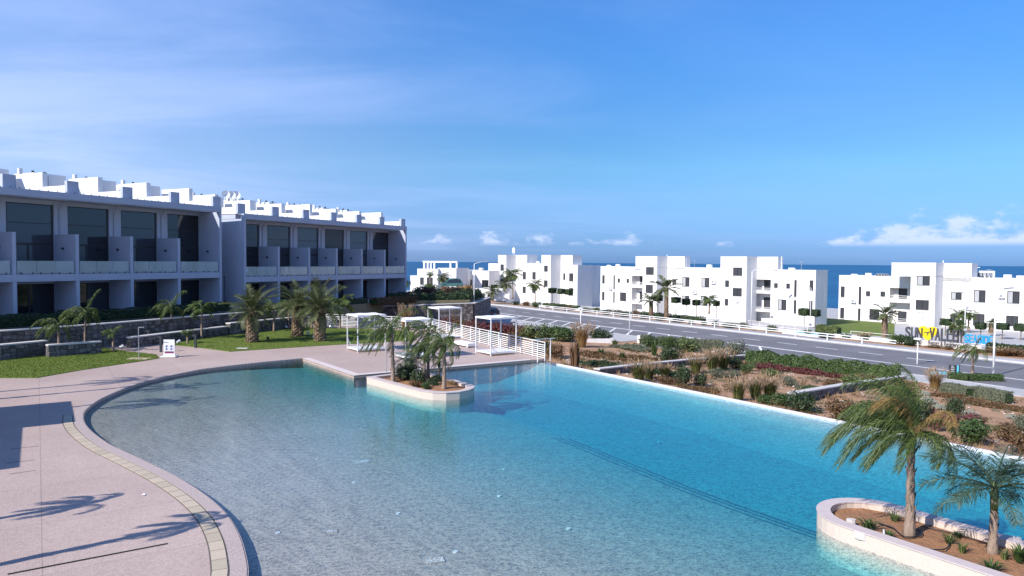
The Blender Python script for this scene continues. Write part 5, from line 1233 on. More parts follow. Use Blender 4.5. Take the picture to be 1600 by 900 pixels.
# beds behind the fence
k = 0
for (px, py, key, lbl) in [(700, 517, 'red', 'red-leaved bush behind the fence, first from the dark wall'), (718, 519, 'brown', 'brown bush behind the fence next to the first red one'), (738, 522, 'red', 'red-leaved bush behind the fence, above the last cabana canopy'), (757, 524, 'wine', 'dark red bush behind the last cabana'), (776, 525, 'red', 'red-leaved bush right of the last cabana post'),
        (794, 527, 'red', 'red-leaved bush in the middle of the hedge row'), (812, 528, 'brown', 'brown-green bush in the hedge row'), (829, 530, 'light', 'yellow-green bush in the hedge row'), (846, 531, 'light', 'yellow-green bush second in the hedge row'), (862, 532, 'mid', 'green bush before the short lamp'), (878, 534, 'mid', 'green bush right under the short lamp'),
        (690, 506, 'dark', 'dark bush tight against the dark stone wall'), (845, 552, 'dark', 'dark low bush under the fence bars'), (800, 545, 'brown', 'brown low bush seen through the fence bars'), (770, 541, 'mid', 'green low bush seen through the fence bars'), (740, 532, 'brown', 'russet bush seen through the fence bars'), (868, 558, 'brown', 'russet low bush under the fence end')]:
    gplant(key, px, py, 30, 19, lbl, 'bushes behind the white fence')
p = G(634, 516, 0.1); plant('goldtuft', p, 1.7, 2.1, 'tall golden grass behind the white fence corner', 'bushes behind the white fence')
# low ground covers: carpets nobody could count
def carpet(px, py, wpx, dpx, mt, label, n=2600, hh=0.16, lf=0.05, seed=0, pos=None, name='ground_cover'):
    rng = random.Random(seed); p = pos or GG(px, py); k = pxm(p); a_ = wpx/k/2*1.15; c_ = a_*dpx*1.35; n = int(n*1.8)
    b = MB()
    for _ in range(n):
        r = math.sqrt(rng.random()); t_ = rng.uniform(0, 6.283); wob = 1+0.25*math.sin(3*t_+seed)+0.12*math.sin(7*t_)
        q = U*(r*a_*math.cos(t_)*wob)+V*(r*c_*math.sin(t_)*wob); z = zg(p+q)-p.z if pos is None else 0
        z += 1.7*hh*rng.random()*(1.1-0.7*r)*(0.6+0.9*abs(noise.noise(Vector((q.x*1.2, q.y*1.2, seed)))))
        nr = Vector((rng.gauss(0, 1), rng.gauss(0, 1), 0.6)).normalized(); e = nr.cross(Vector((rng.gauss(0, 1), rng.gauss(0, 1), 0.4))).normalized(); f_ = nr.cross(e); s = lf*rng.uniform(.6, 1.4); c0 = Vector((q.x, q.y, z+0.01))
        b.add([c0-e*s, c0+f_*s*0.5, c0+e*s, c0-f_*s*0.5], [(0, 1, 2, 3)])
    o = b.build(name, mt, None, False, (p.x, p.y, p.z)); tag(o, label, 'ground cover', kind='stuff'); return o
carpet(945, 557, 100, 0.42, 'leaf_brown', 'brown low ground cover patch by the fence end', 5200, 0.22, 0.07, 1)
carpet(945, 573, 80, 0.35, 'leaf_dark', 'dark green ground cover along the rim by the fence end', 4200, 0.28, 0.07, 2)
carpet(990, 546, 62, 0.45, 'leaf_sage', 'grey-green ground cover below the silver domes', 3600, 0.34, 0.07, 3)
carpet(1002, 562, 50, 0.4, 'leaf_brown', 'reddish brown ground cover above the long garden wall', 2600, 0.25, 0.07, 4)
carpet(1090, 611, 62, 0.4, 'leaf_brown', 'dark brown ground cover below the clipped dark bush', 3600, 0.22, 0.05, 5)
carpet(1205, 577, 78, 0.34, 'leaf_red', 'deep red ground cover bed, larger part', 5200, 0.30, 0.06, 6)
carpet(1270, 585, 96, 0.22, 'leaf_red', 'deep red ground cover bed, trailing part', 4200, 0.26, 0.06, 7)
carpet(1560, 637, 110, 0.30, 'leaf_brown', 'wide olive-brown ground cover at the frame edge', 6500, 0.20, 0.05, 8)
carpet(1490, 622, 60, 0.30, 'leaf_brown', 'olive ground cover below the clipped lavender hedges', 3200, 0.18, 0.05, 9)
carpet(1030, 583, 80, 0.25, 'leaf_dark', 'dark green creeping cover at the foot of the long garden wall', 3200, 0.25, 0.06, 10)
# dry scrub, litter and stones strewn over the slope
def strew(name, label, cat, n, mk, seed):
    rng = random.Random(seed); b = MB()
    for _ in range(n):
        s_, t_ = rng.uniform(-46, -6), T_RIM+0.5+26*rng.random()**1.2; p = ST(s_, t_)
        if noise.noise(Vector((s_*0.22, t_*0.22, seed))) < -0.05: continue
        p.z = zg(p)-0.02; mk(b, rng, p)
    tag(b.build(name, MATS_OF[name]), label, cat, kind='stuff')
MATS_OF = {'scrub': 'leaf_brown', 'dry_grass': 'dry_litter', 'green_weeds': 'leaf_sage', 'pebbles': 'pebble'}
def mk_scrub(b, rng, p):
    w_, h_ = rng.uniform(0.2, 0.55), rng.uniform(0.10, 0.32)
    leaf_cloud(b, rng, rng.randint(26, 60), (p.x, p.y, p.z+h_*0.4), (w_, w_, h_*0.6), 0.055, shell=0.2)
def mk_dry(b, rng, p):
    for _ in range(rng.randint(8, 20)):
        a = rng.uniform(0, 6.28); d = Vector((math.cos(a), math.sin(a), 0)); l = rng.uniform(.12, .4); sd = Vector((-d.y, d.x, 0))*0.012; q = p+d*rng.uniform(0, .1)
        b.add([q-sd, q+sd, q+d*l*0.5+Vector((0, 0, l))], [(0, 1, 2)])
def mk_stone(b, rng, p):
    r = rng.uniform(.03, .11)
    for k in range(1):
        vs = [(p.x+r*math.cos(1.05*i)*rng.uniform(.7, 1.1), p.y+r*math.sin(1.05*i)*rng.uniform(.7, 1.1), p.z) for i in range(6)]; b.add(vs+[(p.x, p.y, p.z+r*0.8)], [(i, (i+1) % 6, 6) for i in range(6)])
strew('scrub', 'low brown scrub strewn over the garden slope', 'scrub', 900, mk_scrub, 3)
strew('green_weeds', 'low grey-green weeds strewn over the garden slope', 'weeds', 700, mk_scrub, 8)
strew('dry_grass', 'thin dry grass strewn over the garden slope', 'dry grass', 1500, mk_dry, 4)
strew('pebbles', 'loose pale stones on the bare garden soil', 'pebbles', 2600, mk_stone, 5)
# hedges
def hedge(label, P, w_, h_, mt, n, lf, seed, cat='hedge', upright=0.5, jag=0.12, name='hedge', lumps=True):
    rng = random.Random(seed); o0 = P[0]; root = thing(name, label, cat, tuple(o0)); b = MB(); q = [p-o0 for p in P]; ln = [(q[i+1]-q[i]).length for i in range(len(q)-1)]; tot = sum(ln)
    for _ in range(n):
        s = rng.random()*tot; i = 0
        while s > ln[i] and i < len(ln)-1: s -= ln[i]; i += 1
        d = (q[i+1]-q[i]).normalized(); c = q[i]+d*s; sd = Vector((-d.y, d.x, 0)); g = (s+sum(ln[:i]))
        hm = h_*(1+jag*2*noise.noise(Vector((g*0.9, seed, 0)))+jag*noise.noise(Vector((g*3.1, seed, 5)))); f = rng.random()
        if f < 0.45: y, z = rng.uniform(-1, 1), 1-0.12*rng.random()
        elif f < 0.85: y, z = -1+0.15*rng.random(), rng.random()
        else: y, z = rng.uniform(-1, 1), rng.random()
        y *= (1-0.25*z*z)
        p = c+sd*(y*w_/2*(1+0.15*noise.noise(Vector((g*1.5, z*2, seed)))))+Vector((0, 0, z*hm)); p += Vector((rng.gauss(0, .02), rng.gauss(0, .02), rng.gauss(0, .025)))
        nr = Vector((rng.gauss(0, .7)+sd.x*y, rng.gauss(0, .7)+sd.y*y, rng.gauss(0, .5)+z)).normalized(); e = nr.cross(Vector((rng.gauss(0, 1), rng.gauss(0, 1), rng.gauss(0, 1)+2*upright))).normalized(); e = e if upright < 0.8 else (e*0.4+Vector((0, 0, 1))).normalized(); f_ = nr.cross(e).normalized(); s2 = lf*rng.uniform(.6, 1.3)
        b.add([p-e*s2, p+f_*s2*0.42, p+e*s2, p-f_*s2*0.42], [(0, 1, 2, 3)])
    b.build('foliage', mt, root)
    core = MB()
    for i in range(len(q)-1): core.bar(q[i]+Vector((0, 0, h_*0.42)), q[i+1]+Vector((0, 0, h_*0.42)), w_*0.7, h_*0.7)
    core.build('stems', 'leaf_dark', root); return root
hedge('long grey lavender hedge below the pavement', [GG(1001, 541), GG(1060, 544), GG(1130, 549)], 1.3, 1.0, 'leaf_sage', 9000, 0.07, 1, upright=0.9)
hedge('long glossy green hedge between the red bed and pavement', [GG(1170, 566), GG(1240, 575), GG(1320, 584), GG(1405, 594)], 1.4, 0.95, 'leaf_mid', 15000, 0.085, 2, upright=0.3, jag=0.22)
hedge('clipped lavender hedge right of the big palm crown', [GG(1477, 613), GG(1517, 621)], 0.9, 0.62, 'leaf_sage', 4200, 0.05, 3, upright=0.9, jag=0.05)
hedge('two-part clipped hedge at the corner of the pavement', [GG(1523, 620), GG(1577, 630)], 0.9, 0.66, 'leaf_sage', 5200, 0.05, 4, upright=0.9, jag=0.06)
# round bed round the street palm
o = hedge('low clipped round hedge at the foot of the street palm', [pS+Vector((-1.7, 0.2, 0)), pS+Vector((-0.6, -0.35, 0)), pS+Vector((0.7, -0.3, 0)), pS+Vector((1.8, -0.5, 0))], 1.0, 0.42, 'leaf_mid', 4200, 0.05, 5, jag=0.16)
# planting in front of the row houses
def tpt(fr, x, y, z=None): p = fr.world(x, y, 0); p.z = fr.o.z-0.35 if z is None else z; return p
hedge('dark hedge at the foot of the nearer row-house block', [tpt(fr1, 9.0, -1.3), tpt(fr1, 16, -1.4), tpt(fr1, 22, -1.4), tpt(fr1, 29.5, -1.2)], 1.0, 0.75, 'leaf_dark', 9000, 0.08, 6)
hedge('dark hedge at the foot of the farther row-house block', [tpt(fr2, 0, -1.4), tpt(fr2, 8, -1.4), tpt(fr2, 15, -1.5)], 1.0, 0.85, 'leaf_dark', 6000, 0.08, 7)
hedge('brown-green hedge sloping down from the farther block to the dark wall', [tpt(fr2, 15.5, -2.2), tpt(fr2, 21, -2.6), tpt(fr2, 27, -2.0)], 1.6, 0.8, 'leaf_brown', 6000, 0.09, 8)
hedge('dark planting on top of the dark stone wall', [Vector((-14.6, 83.0, 1.3)), Vector((-9.5, 84.6, 1.35)), Vector((-6.0, 86.0, 1.3)), Vector((-5.0, 95, 1.2))], 2.2, 0.9, 'leaf_dark', 9000, 0.11, 9, jag=0.3)
for k, (px, dx, key, lbl, w_, h_) in enumerate([(18, 0, 'brown', 'brown heather mound on the terrace at the frame edge', 2.4, 0.6), (52, 0, 'red', 'reddish heather mound beside the brown one on the terrace', 2.6, 0.5), (190, 0, 'dark', 'round dark shrub on the terrace before the second bay', 1.3, 1.0), (112, 0, 'dark', 'dark shrub on the terrace behind the wind-bent palm', 2.0, 1.2), (150, 0, 'dark', 'dark shrub on the terrace between palm and round shrub', 1.9, 1.0), (235, 0, 'dark', 'dark shrub on the terrace above the information board', 1.8, 0.9), (300, 0, 'dark', 'dark shrub on the terrace right of the pale-stemmed palm', 2.0, 0.9), (335, 0, 'dark', 'dark shrub at the end of the nearer block', 1.8, 0.8)]):
    p = G(px, 500-px*0.05, 1.40); plant(key, p, w_, h_, lbl, 'shrubs on the terrace')
# red and brown slope planting right of the farther block
for k, (x, y, key, lbl) in enumerate([(-8.5, 88, 'brown', 'brown bush on the bank behind the dark wall'), (-10.5, 92, 'red', 'reddish bush on the bank below the villa'), (-7.2, 93, 'gold', 'tan bush on the bank by the lamp post'), (-12.3, 96, 'dark', 'dark bush on the bank beside the row houses'), (-9.0, 99, 'brown', 'brown bush higher on the bank below the villa'), (-6.8, 100, 'gold', 'tan rocky bush at the bank top'), (-12, 104, 'mid', 'green bush at the back of the bank')]):
    plant(key, Vector((x, y, 1.35)), 3.4, 1.3, lbl, 'bushes on the bank')
# planter plants
for (px, py, key, w_, h_, lbl) in [(1357, 826, 'strap', 0.62, 0.30, 'green strap-leaf plant at the round end of the near planter'), (1398, 812, 'strapyellow', 0.55, 0.20, 'yellowish strap-leaf plant left of the tall palm'), (1389, 838, 'strap', 0.36, 0.16, 'small strap-leaf plant by the white pipe'),
        (1484, 848, 'strapyellow', 0.46, 0.26, 'yellow strap-leaf plant between the two palms, back one'), (1504, 862, 'strapyellow', 0.46, 0.28, 'yellow strap-leaf plant between the two palms, front one'), (1497, 838, 'strap', 0.36, 0.14, 'low green plant near the rim wall of the near planter'),
        (1570, 872, 'strapyellow', 0.36, 0.25, 'yellow strap-leaf plant right of the shorter palm'), (1594, 876, 'strap', 0.6, 0.4, 'green strap-leaf plant at the frame edge of the near planter'), (1549, 890, 'strap', 0.52, 0.24, 'green strap-leaf plant closest to the viewer')]:
    plant(key, G(px, py, 0.22), w_, h_, lbl, 'strap-leaf plants in the near planter')
for (px, py, key, w_, h_, lbl) in [(628, 596, 'dark', 1.1, 0.85, 'dark leafy shrub beside the leaning palm stem'), (641, 594, 'mid', 1.2, 0.8, 'green leafy shrub in the far planter'), (655, 600, 'dark', 1.1, 0.75, 'dark leafy shrub below the young palm'), (650, 606, 'brown', 0.8, 0.35, 'low brown plant at the wall of the far planter'), (676, 604, 'dark', 0.9, 0.45, 'low dark plant between the far planter palms'), (665, 609, 'mid', 0.7, 0.35, 'low green plant at the far planter edge'), (706, 602, 'gold', 0.7, 0.25, 'dry golden tuft near the round end of the far planter'), (682, 597, 'dark', 0.8, 0.4, 'dark low plant behind the heavy-crowned palm')]:
    plant(key, G(px, py, 0.22), w_, h_, lbl, 'plants in the far planter')
# verge planting across the road
vi = 0
VL = ['near the parked car', 'below the far house corner', 'under the thin ragged palm', 'before the three cube trees', 'left of the short lamp', 'behind the short lamp', 'right of the short lamp', 'below the first railing', 'before the middle house wing', 'left of the tall lamp', 'at the tall lamp', 'right of the tall lamp', 'left of the date palms', 'between the date palms', 'right of the tall date palm', 'before the middle windows', 'under the twin palm', 'left of the heart tower', 'under the heart tower', 'right of the heart tower', 'beside the plunge pool', 'right of the plunge pool', 'before the gap between houses', 'before the lettered house corner', 'left of the roadside date palm', 'right of the roadside date palm', 'near the guardrail end', 'under the dark letters', 'under the small grey text', 'under the blue letters', 'at the tall lamp by the frame edge', 'at the frame edge']
VX = [806, 822, 838, 856, 874, 888, 916, 932, 948, 964, 978, 994, 1008, 1030, 1060, 1080, 1100, 1118, 1140, 1162, 1206, 1262, 1290, 1322, 1352, 1404, 1424, 1462, 1484, 1532, 1566, 1592]
keys = ['dark', 'brown', 'mid', 'agave', 'dark', 'brown', 'light', 'mid', 'dark', 'sage', 'dark', 'brown', 'dark', 'mid', 'dark', 'agave', 'agave', 'agave', 'mid', 'sage', 'mid', 'agave', 'dark', 'agave', 'tuft', 'mid', 'dark', 'brown', 'brown', 'brown', 'goldtuft', 'brown']
for px, key, tx in zip(VX, keys, VL):
    kind_w = {'dark': 'dark bush', 'brown': 'brown bush', 'mid': 'green bush', 'agave': 'spiky plant', 'light': 'yellow-green bush', 'sage': 'grey-green bush', 'tuft': 'grass tuft', 'goldtuft': 'golden grass tuft'}[key]
    p = verge(px, W_ROAD+3.2+1.9*((px*7) % 5)/5); p.z = Z_ROAD+0.02; vi += 1; low = 0.4 if 1455 < px < 1545 else 1.0
    plant(key, p, (2.0+(px % 7)*0.22)*(0.5+0.5*low), (0.7+(px % 5)*0.09)*low, f'{kind_w} across the road {tx}', 'planting across the road')
for lbl, x0, x1, off, mt in (('low hedge before the middle apartment house', 1002, 1100, W_ROAD+8.6, 'leaf_dark'), ('low hedge in the gap between the right two houses', 1278, 1312, W_ROAD+12, 'leaf_light'), ('low dark hedge behind the blue letters', 1545, 1650, W_ROAD+6.5, 'leaf_dark'), ('low hedge before the far apartment house', 850, 905, W_ROAD+8.0, 'leaf_mid')):
    a, b = verge(x0, off), verge(x1, off); a.z = b.z = -2.75 if off > W_ROAD+7 else -2.45; hedge(lbl, [a, a.lerp(b, .5), b], 1.2, 0.9, mt, 3000, 0.11, 50+x0)
# clipped cube trees
def cube_tree(px, py_top, py_bot, wpx, py_foot, dep, label):
    p = depth_pt(px, py_foot, dep); k = pxm(p); zt, zb = p.z+(py_foot-py_top)/k, p.z+(py_foot-py_bot)/k; w_ = wpx/k
    o = thing('topiary_tree', label, 'topiary tree', tuple(p), 0.6, 'clipped cube trees'); rng = random.Random(int(px)); b = MB(); h_ = zt-zb
    for _ in range(700):
        v = Vector((rng.uniform(-1, 1), rng.uniform(-1, 1), rng.uniform(-1, 1))); i = rng.randrange(3); v[i] = math.copysign(rng.uniform(.86, 1.02), v[i]); q = Vector((v.x*w_/2, v.y*w_/2, zb-p.z+h_*(v.z+1)/2))
        nr = Vector((v.x+rng.gauss(0, .5), v.y+rng.gauss(0, .5), v.z+rng.gauss(0, .5))).normalized(); e = nr.cross(Vector((rng.gauss(0, 1), rng.gauss(0, 1), rng.gauss(0, 1)))).normalized(); f_ = nr.cross(e); s = 0.11
        b.add([q-e*s, q+f_*s*.5, q+e*s, q-f_*s*.5], [(0, 1, 2, 3)])
    b.build('crown', 'leaf_dark', o); MB().box(-w_*.42, w_*.42, -w_*.42, w_*.42, zb-p.z+h_*.07, zt-p.z-h_*.07).build('inner_branches', 'leaf_dark', o); MB().tube([(0, 0, -0.5), (0, 0, zb-p.z+0.2)], [0.06, 0.05], 6).build('trunk', 'twig', o)
for (px, a, b, w_, f_, d, lbl) in [(863, 450, 458, 10.5, 468, 140, 'clipped cube tree, first of three before the far house'), (877, 451, 459, 10, 469, 138, 'clipped cube tree, middle of three before the far house'), (889, 452, 460.5, 10.5, 470, 136, 'clipped cube tree, last of three before the far house'), (773, 445, 451, 9, 462, 142, 'clipped cube tree at the corner of the farthest house'),
        (1028, 461, 470, 11, 483, 112, 'clipped cube tree between the date palms'), (1056, 464.5, 473, 12, 486, 108, 'clipped cube tree right of the tall date palm'), (1072, 467, 476, 10, 488, 106, 'clipped cube tree below the middle house windows'), (1088, 468.5, 477, 10, 490, 105, 'clipped cube tree left of the twin palm'), (1119, 470, 478, 8, 492, 103, 'clipped cube tree right of the twin palm'),
        (1257, 482, 493, 15, 505, 100, 'clipped cube tree at the corner of the middle house'), (1273, 484, 494, 13, 506, 99, 'clipped cube tree in the gap beside the lamp'), (1477, 498, 508, 13, 522, 92, 'clipped cube tree behind the dark letters'), (1501, 500, 508, 10, 523, 91, 'clipped cube tree behind the thin lamp'), (1532, 504, 514, 12.5, 527, 89, 'clipped cube tree above the blue letters'), (1566, 505, 515, 15, 529, 88, 'clipped cube tree right of the tall lamp'), (1595, 506, 517, 16, 530, 87, 'clipped cube tree at the frame edge')]:
    cube_tree(px, a, b, w_, f_, d, lbl)

# ================================================================ STREET FURNITURE
def street_lamp(label, px, py_foot, dep, py_top, arm_px=0, arm_dy=0, colr='white_paint', r=0.06):
    p = depth_pt(px, py_foot, dep); k = pxm(p); h = (py_foot-py_top)/k; o = thing('street_lamp', label, 'street lamp', tuple(p), 0, 'street lamps')
    MB().tube([(0, 0, -0.3), (0, 0, h*0.5), (0, 0, h)], [r, r*0.85, r*0.65], 8).build('pole', colr, o, True)
    MB().box(-0.16, 0.16, -0.16, 0.16, -0.3, 0.05).build('foot_plate', 'grey_metal', o)
    if arm_px:
        ax, az = arm_px/k, arm_dy/k; MB().tube([(0, 0, h-0.03), (ax*0.3, 0, h+az*0.35), (ax, 0, h+az)], r*0.5, 6).build('arm', colr, o, True)
        sg = 1 if ax > 0 else -1; MB().bar((ax-0.1*sg, 0, h+az), (ax+0.55*sg, 0, h+az+0.06), 0.22, 0.10).build('lamp_head', 'grey_metal', o)
    else:
        MB().tube([(0, 0, h), (0, 0, h+0.06), (0, 0, h+0.16), (0, 0, h+0.2)], [0.09, 0.36, 0.30, 0.05], 12).build('lamp_head', colr, o, True)
street_lamp('tall lamp post by the dark stone wall end', 740.5, 492, 87, 412, 14, 3.5)
street_lamp('short white post lamp between two green bushes', 907, 514, 84, 483)
street_lamp('tall lamp with arm standing at the parking bays', 983.5, 522, 84, 425, 9, 4)
street_lamp('tall lamp before the heart-marked tower', 1173.5, 508, 88, 424, 9, 5)
street_lamp('thin lamp right of the heart-marked tower', 1206, 494, 104, 437, 4, 4, r=0.06)
street_lamp('short white post lamp behind the big palm tip', 1433, 574, 59.5, 531, 0)
street_lamp('thin lamp behind the letters', 1507, 526, 86, 460, -5, 3)
street_lamp('tall lamp in front of the blue letters', 1552, 588, 53.5, 457, 15, 7, r=0.085)
street_lamp('lamp post between the right two houses', 1266, 506, 98, 450, -3, 3, r=0.05)
# direction sign
p = G(1483, 591, Z_ROAD+0.03); o = thing('direction_sign', 'black direction sign with pale blue strip on two posts', 'sign', tuple(p), -0.25)
k = pxm(p); w_ = 13.5/k; 
for x in (0, w_): MB().box(x-0.035, x+0.035, -0.035, 0.035, -0.1, 21.5/k).build('post', 'dark_metal', o)
MB().box(0.036, w_*0.76, -0.03, 0.03, 9.0/k, 21.0/k).build('board', 'dark_metal', o); MB().box(w_*0.762, w_-0.036, -0.032, 0.032, 9.0/k, 20.6/k).build('blue_strip', 'sign_cyan', o)
for j in range(4): MB().box(0.10, w_*(0.5 if j else 0.42), -0.036, -0.0305, (19-2.6*j)/k, (19.6-2.6*j)/k).build('lettering', 'sign_white', o)
# information board on the lawn edge
p = G(256, 557.5, ZD+0.03); o = thing('information_board', 'white free-standing information board with printed rules on the lawn edge', 'sign board', tuple(p), 0.10)
k = pxm(p); w_, h_ = 16.5/k, 27.0/k
MB().box(0, w_, -0.03, 0.03, 0.06, h_).build('panel', 'sign_white', o); MB().box(-0.12, w_+0.12, -0.28, 0.28, 0, 0.055).build('foot', 'sign_white', o)
MB().box(0.10*w_, 0.93*w_, -0.037, -0.031, h_*0.20, h_*0.32).build('printed_band', 'print_wine', o); MB().box(0.10*w_, 0.93*w_, -0.037, -0.031, h_*0.34, h_*0.70).build('printed_field', 'print_pale', o)
for (x, z) in ((0.28, 0.62), (0.72, 0.62), (0.28, 0.46), (0.72, 0.46)): MB().box((x-0.08)*w_, (x+0.08)*w_, -0.043, -0.038, h_*(z-0.045), h_*(z+0.045)).build('printed_icon', 'print_navy', o)
# lettering
def text_mesh(body, size, ext, mt, bold=0.0):
    cu = bpy.data.curves.new('lettering', 'FONT'); cu.body = body; cu.size = size; cu.extrude = ext; cu.offset = bold
    ob = bpy.data.objects.new('tmp', cu); col.objects.link(ob); dg = bpy.context.evaluated_depsgraph_get(); dg.update(); me = bpy.data.meshes.new_from_object(ob.evaluated_get(dg)); bpy.data.objects.remove(ob, do_unlink=True)
    me.materials.clear(); me.materials.append(MATS[mt]); return me
def letters(root, text, x0, x1, z0, h, mt, y=0.0, ext=0.06, bold=0.0, name='letter', part=None):
    n = len(text); ws = [{'I': 0.5, 'i': 0.5, 'l': 0.5, ' ': 0.6, 'M': 1.3, '&': 1.2, 't': 0.7, 'r': 0.75, 'y': 0.95, 's': 0.9}.get(c, 1.0) for c in text]; tot = sum(ws); x = x0
    for c, wv in zip(text, ws):
        cw = (x1-x0)*wv/tot
        if c != ' ':
            me = text_mesh(c, 1.0, ext, mt, bold); xs_ = [v.co.x for v in me.vertices]; ys_ = [v.co.y for v in me.vertices]
            o_ = put(name, me, root, (0, 0, 0)); sxk = cw*0.88/(max(xs_)-min(xs_)); cap = h if c.isupper() or c in '&' else h
            szk = h/0.70; o_.scale = (sxk, szk, 1.0); o_.rotation_euler = (R(90), 0, 0); o_.location = (x-min(xs_)*sxk, y, z0)
        x += cw
SO = depth_pt(1415, 528, 76.0); fs = Frame((SO.x, SO.y, SO.z), (U.x, U.y)); 
sg = thing('resort_sign', 'big standing resort lettering with yellow heart and blue word beside the road', 'sign', tuple(fs.o), fs.rz)
def sxz(px, py): return fs.hit(px, py, 0)
def put_text(tx, px0, px1, pyt, pyb, mt, **kw):
    pm = (px0+px1)/2; x0, _ = sxz(px0, pyb); x1, _ = sxz(px1, pyb); _, zb = sxz(pm, pyb); _, zt = sxz(pm, pyt); letters(sg, tx, x0, x1, zb, zt-zb, mt, **kw)
put_text('SUN', 1414.5, 1442, 511.5, 528.5, 'sign_grey', bold=0.02)
put_text('VALLEY', 1452, 1507, 514, 533, 'sign_grey', bold=0.02)
put_text('SEASIDE', 1507, 1551.5, 523.5, 536.5, 'sign_blue', bold=0.02)
put_text('Resort & Residency by', 1453, 1514, 533.5, 541, 'sign_grey', y=-0.35, ext=0.02)
put_text('cove', 1536, 1550, 540.5, 544, 'sign_blue', y=-0.35, ext=0.02)
cx, cz = sxz(1448.5, 520); hp = []
for i in range(40):
    t_ = 2*math.pi*i/40; hp.append((cx+0.95*math.sin(t_)**3, cz+0.62*(1.25*math.cos(t_)-0.48*math.cos(2*t_)-0.19*math.cos(3*t_)-0.09*math.cos(4*t_))))
hb = MB(); n = len(hp); hb.add([(x, 0.12, z) for x, z in hp]+[(x, 0.22, z) for x, z in hp], [tuple(range(n))]+[tuple(range(2*n-1, n-1, -1))]+[(i, i+n, (i+1) % n+n, (i+1) % n) for i in range(n)]); hb.build('yellow_heart', 'sign_yellow', sg)
MB().bar((cx-0.35, 0.10, cz-0.05), (cx+0.45, 0.10, cz+0.18), 0.03, 0.10).build('heart_mark', 'sign_grey', sg); MB().bar((cx-0.05, 0.09, cz-0.30), (cx+0.12, 0.09, cz+0.12), 0.03, 0.09).build('heart_mark', 'sign_grey', sg)
x0, zb = sxz(1452, 543); x1, _ = sxz(1566, 543); _, zt = sxz(1452, 530.5)
bs = MB(); xa = sxz(1432, 540)[0]; bs.box(xa, x1, -0.30, 0.30, zb-1.0, -0.02-0.02); bs.build('base_wall', 'cap_stone', sg)
# parked car and van
def car(name, label, p, rz, ln, hh, paint, cat):
    o = thing(name, label, cat, tuple(p), rz); w2 = 0.86
    prof = [(-ln/2, 0.35), (-ln/2, 0.80), (-ln*0.47, 0.92), (-ln*0.28, 0.97), (-ln*0.13, hh), (ln*0.22, hh+0.02), (ln*0.38, hh-0.12), (ln*0.48, 0.95), (ln/2, 0.72), (ln/2, 0.35)]
    b = MB(); n = len(prof); vs = [(x, -w2+(0.16 if z > 1.0 else 0), z) for x, z in prof]+[(x, w2-(0.16 if z > 1.0 else 0), z) for x, z in prof]
    b.add(vs, [tuple(range(n))[::-1], tuple(range(n, 2*n))]+[(i, (i+1) % n, n+(i+1) % n, n+i) for i in range(n)]); b.build('body', paint, o)
    for sgn in (-1, 1):
        q = [(-ln*0.24, 0.99), (-ln*0.12, hh-0.08), (ln*0.20, hh-0.07), (ln*0.36, hh-0.16), (ln*0.42, 0.99)]; y = sgn*(w2-0.10)
        g = MB(); vs = [(x, sgn*(w2-0.005-(z-0.99)*0.27), z) for x, z in q]; vs2 = [(x, y2-sgn*0.03, z) for x, y2, z in vs]; g.add([(x, yy+sgn*0.02, z) for x, yy, z in vs]+vs2, [(0, 1, 2, 3, 4), (9, 8, 7, 6, 5)]); g.build('side_window', 'window_glass', o)
        for x in (-ln*0.31, ln*0.31):
            wh = MB().tube([(x, sgn*(w2-0.2), 0.32), (x, sgn*(w2+0.02), 0.32)], 0.32, 14).build('wheel', 'black_rubber', o); MB().tube([(x, sgn*(w2+0.0), 0.32), (x, sgn*(w2+0.03), 0.32)], 0.18, 10).build('rim', 'grey_metal', wh)
        MB().box(ln/2-0.03, ln/2+0.02, sgn*0.55-0.16, sgn*0.55+0.16, 0.66, 0.80).build('tail_light', 'tail_red', o); MB().box(-ln/2-0.02, -ln/2+0.03, sgn*0.55-0.18, sgn*0.55+0.18, 0.66, 0.78).build('headlight', 'white_paint', o)
    MB().box(ln/2-0.01, ln/2+0.025, -0.26, 0.26, 0.45, 0.57).build('number_plate', 'sign_white', o)
    return o
p = RP(0, W_ROAD-0.2); q = depth_pt(762, 482, 108); q.z = Z_ROAD+0.01
car('parked_car', 'dark parked car by the dark stone wall at the start of the guardrail', q, math.atan2(U.y, U.x), 4.2, 1.45, 'car_paint', 'car')
q = depth_pt(706, 459, 122); q.z = max(q.z, 1.37)
car('parked_van', 'dark green parked van on the bank in front of the villas', q, 0.1, 3.9, 1.7, 'van_paint', 'van')
# bollard lights on the path, spots in the lawn
for (px, py, hpx, lbl) in [(232.5, 537, 21, 'dark path bollard nearest the low wall'), (251.5, 550, 25, 'dark path bollard next to the information board'), (305.5, 543.5, 21, 'dark path bollard standing on the lawn side')]:
    p = G(px, py, ZD); k = pxm(p); h = hpx/k; o = thing('path_bollard', lbl, 'bollard light', tuple(p), 0, 'bollard lights on the path'); MB().box(-0.06, 0.06, -0.06, 0.06, 0, h-0.12).build('post', 'dark_metal', o); MB().box(-0.20, 0.06, -0.06, 0.06, h-0.119, h).build('head', 'dark_metal', o)
p = G(217, 561, ZD); o = thing('shower_post', 'thin grey outdoor shower post on a small tray at the lawn edge', 'shower', tuple(p)); k = pxm(p)
MB().tube([(0, 0, 0), (0, 0, 50/k)], 0.022, 6).build('pipe', 'grey_metal', o); MB().bar((0, 0, 50/k), (0.32, 0, 50/k), 0.03, 0.03).build('shower_arm', 'grey_metal', o); MB().box(-0.6, 0.6, -0.35, 0.35, 0.0, 0.045).build('tray', 'pine_wood', o)
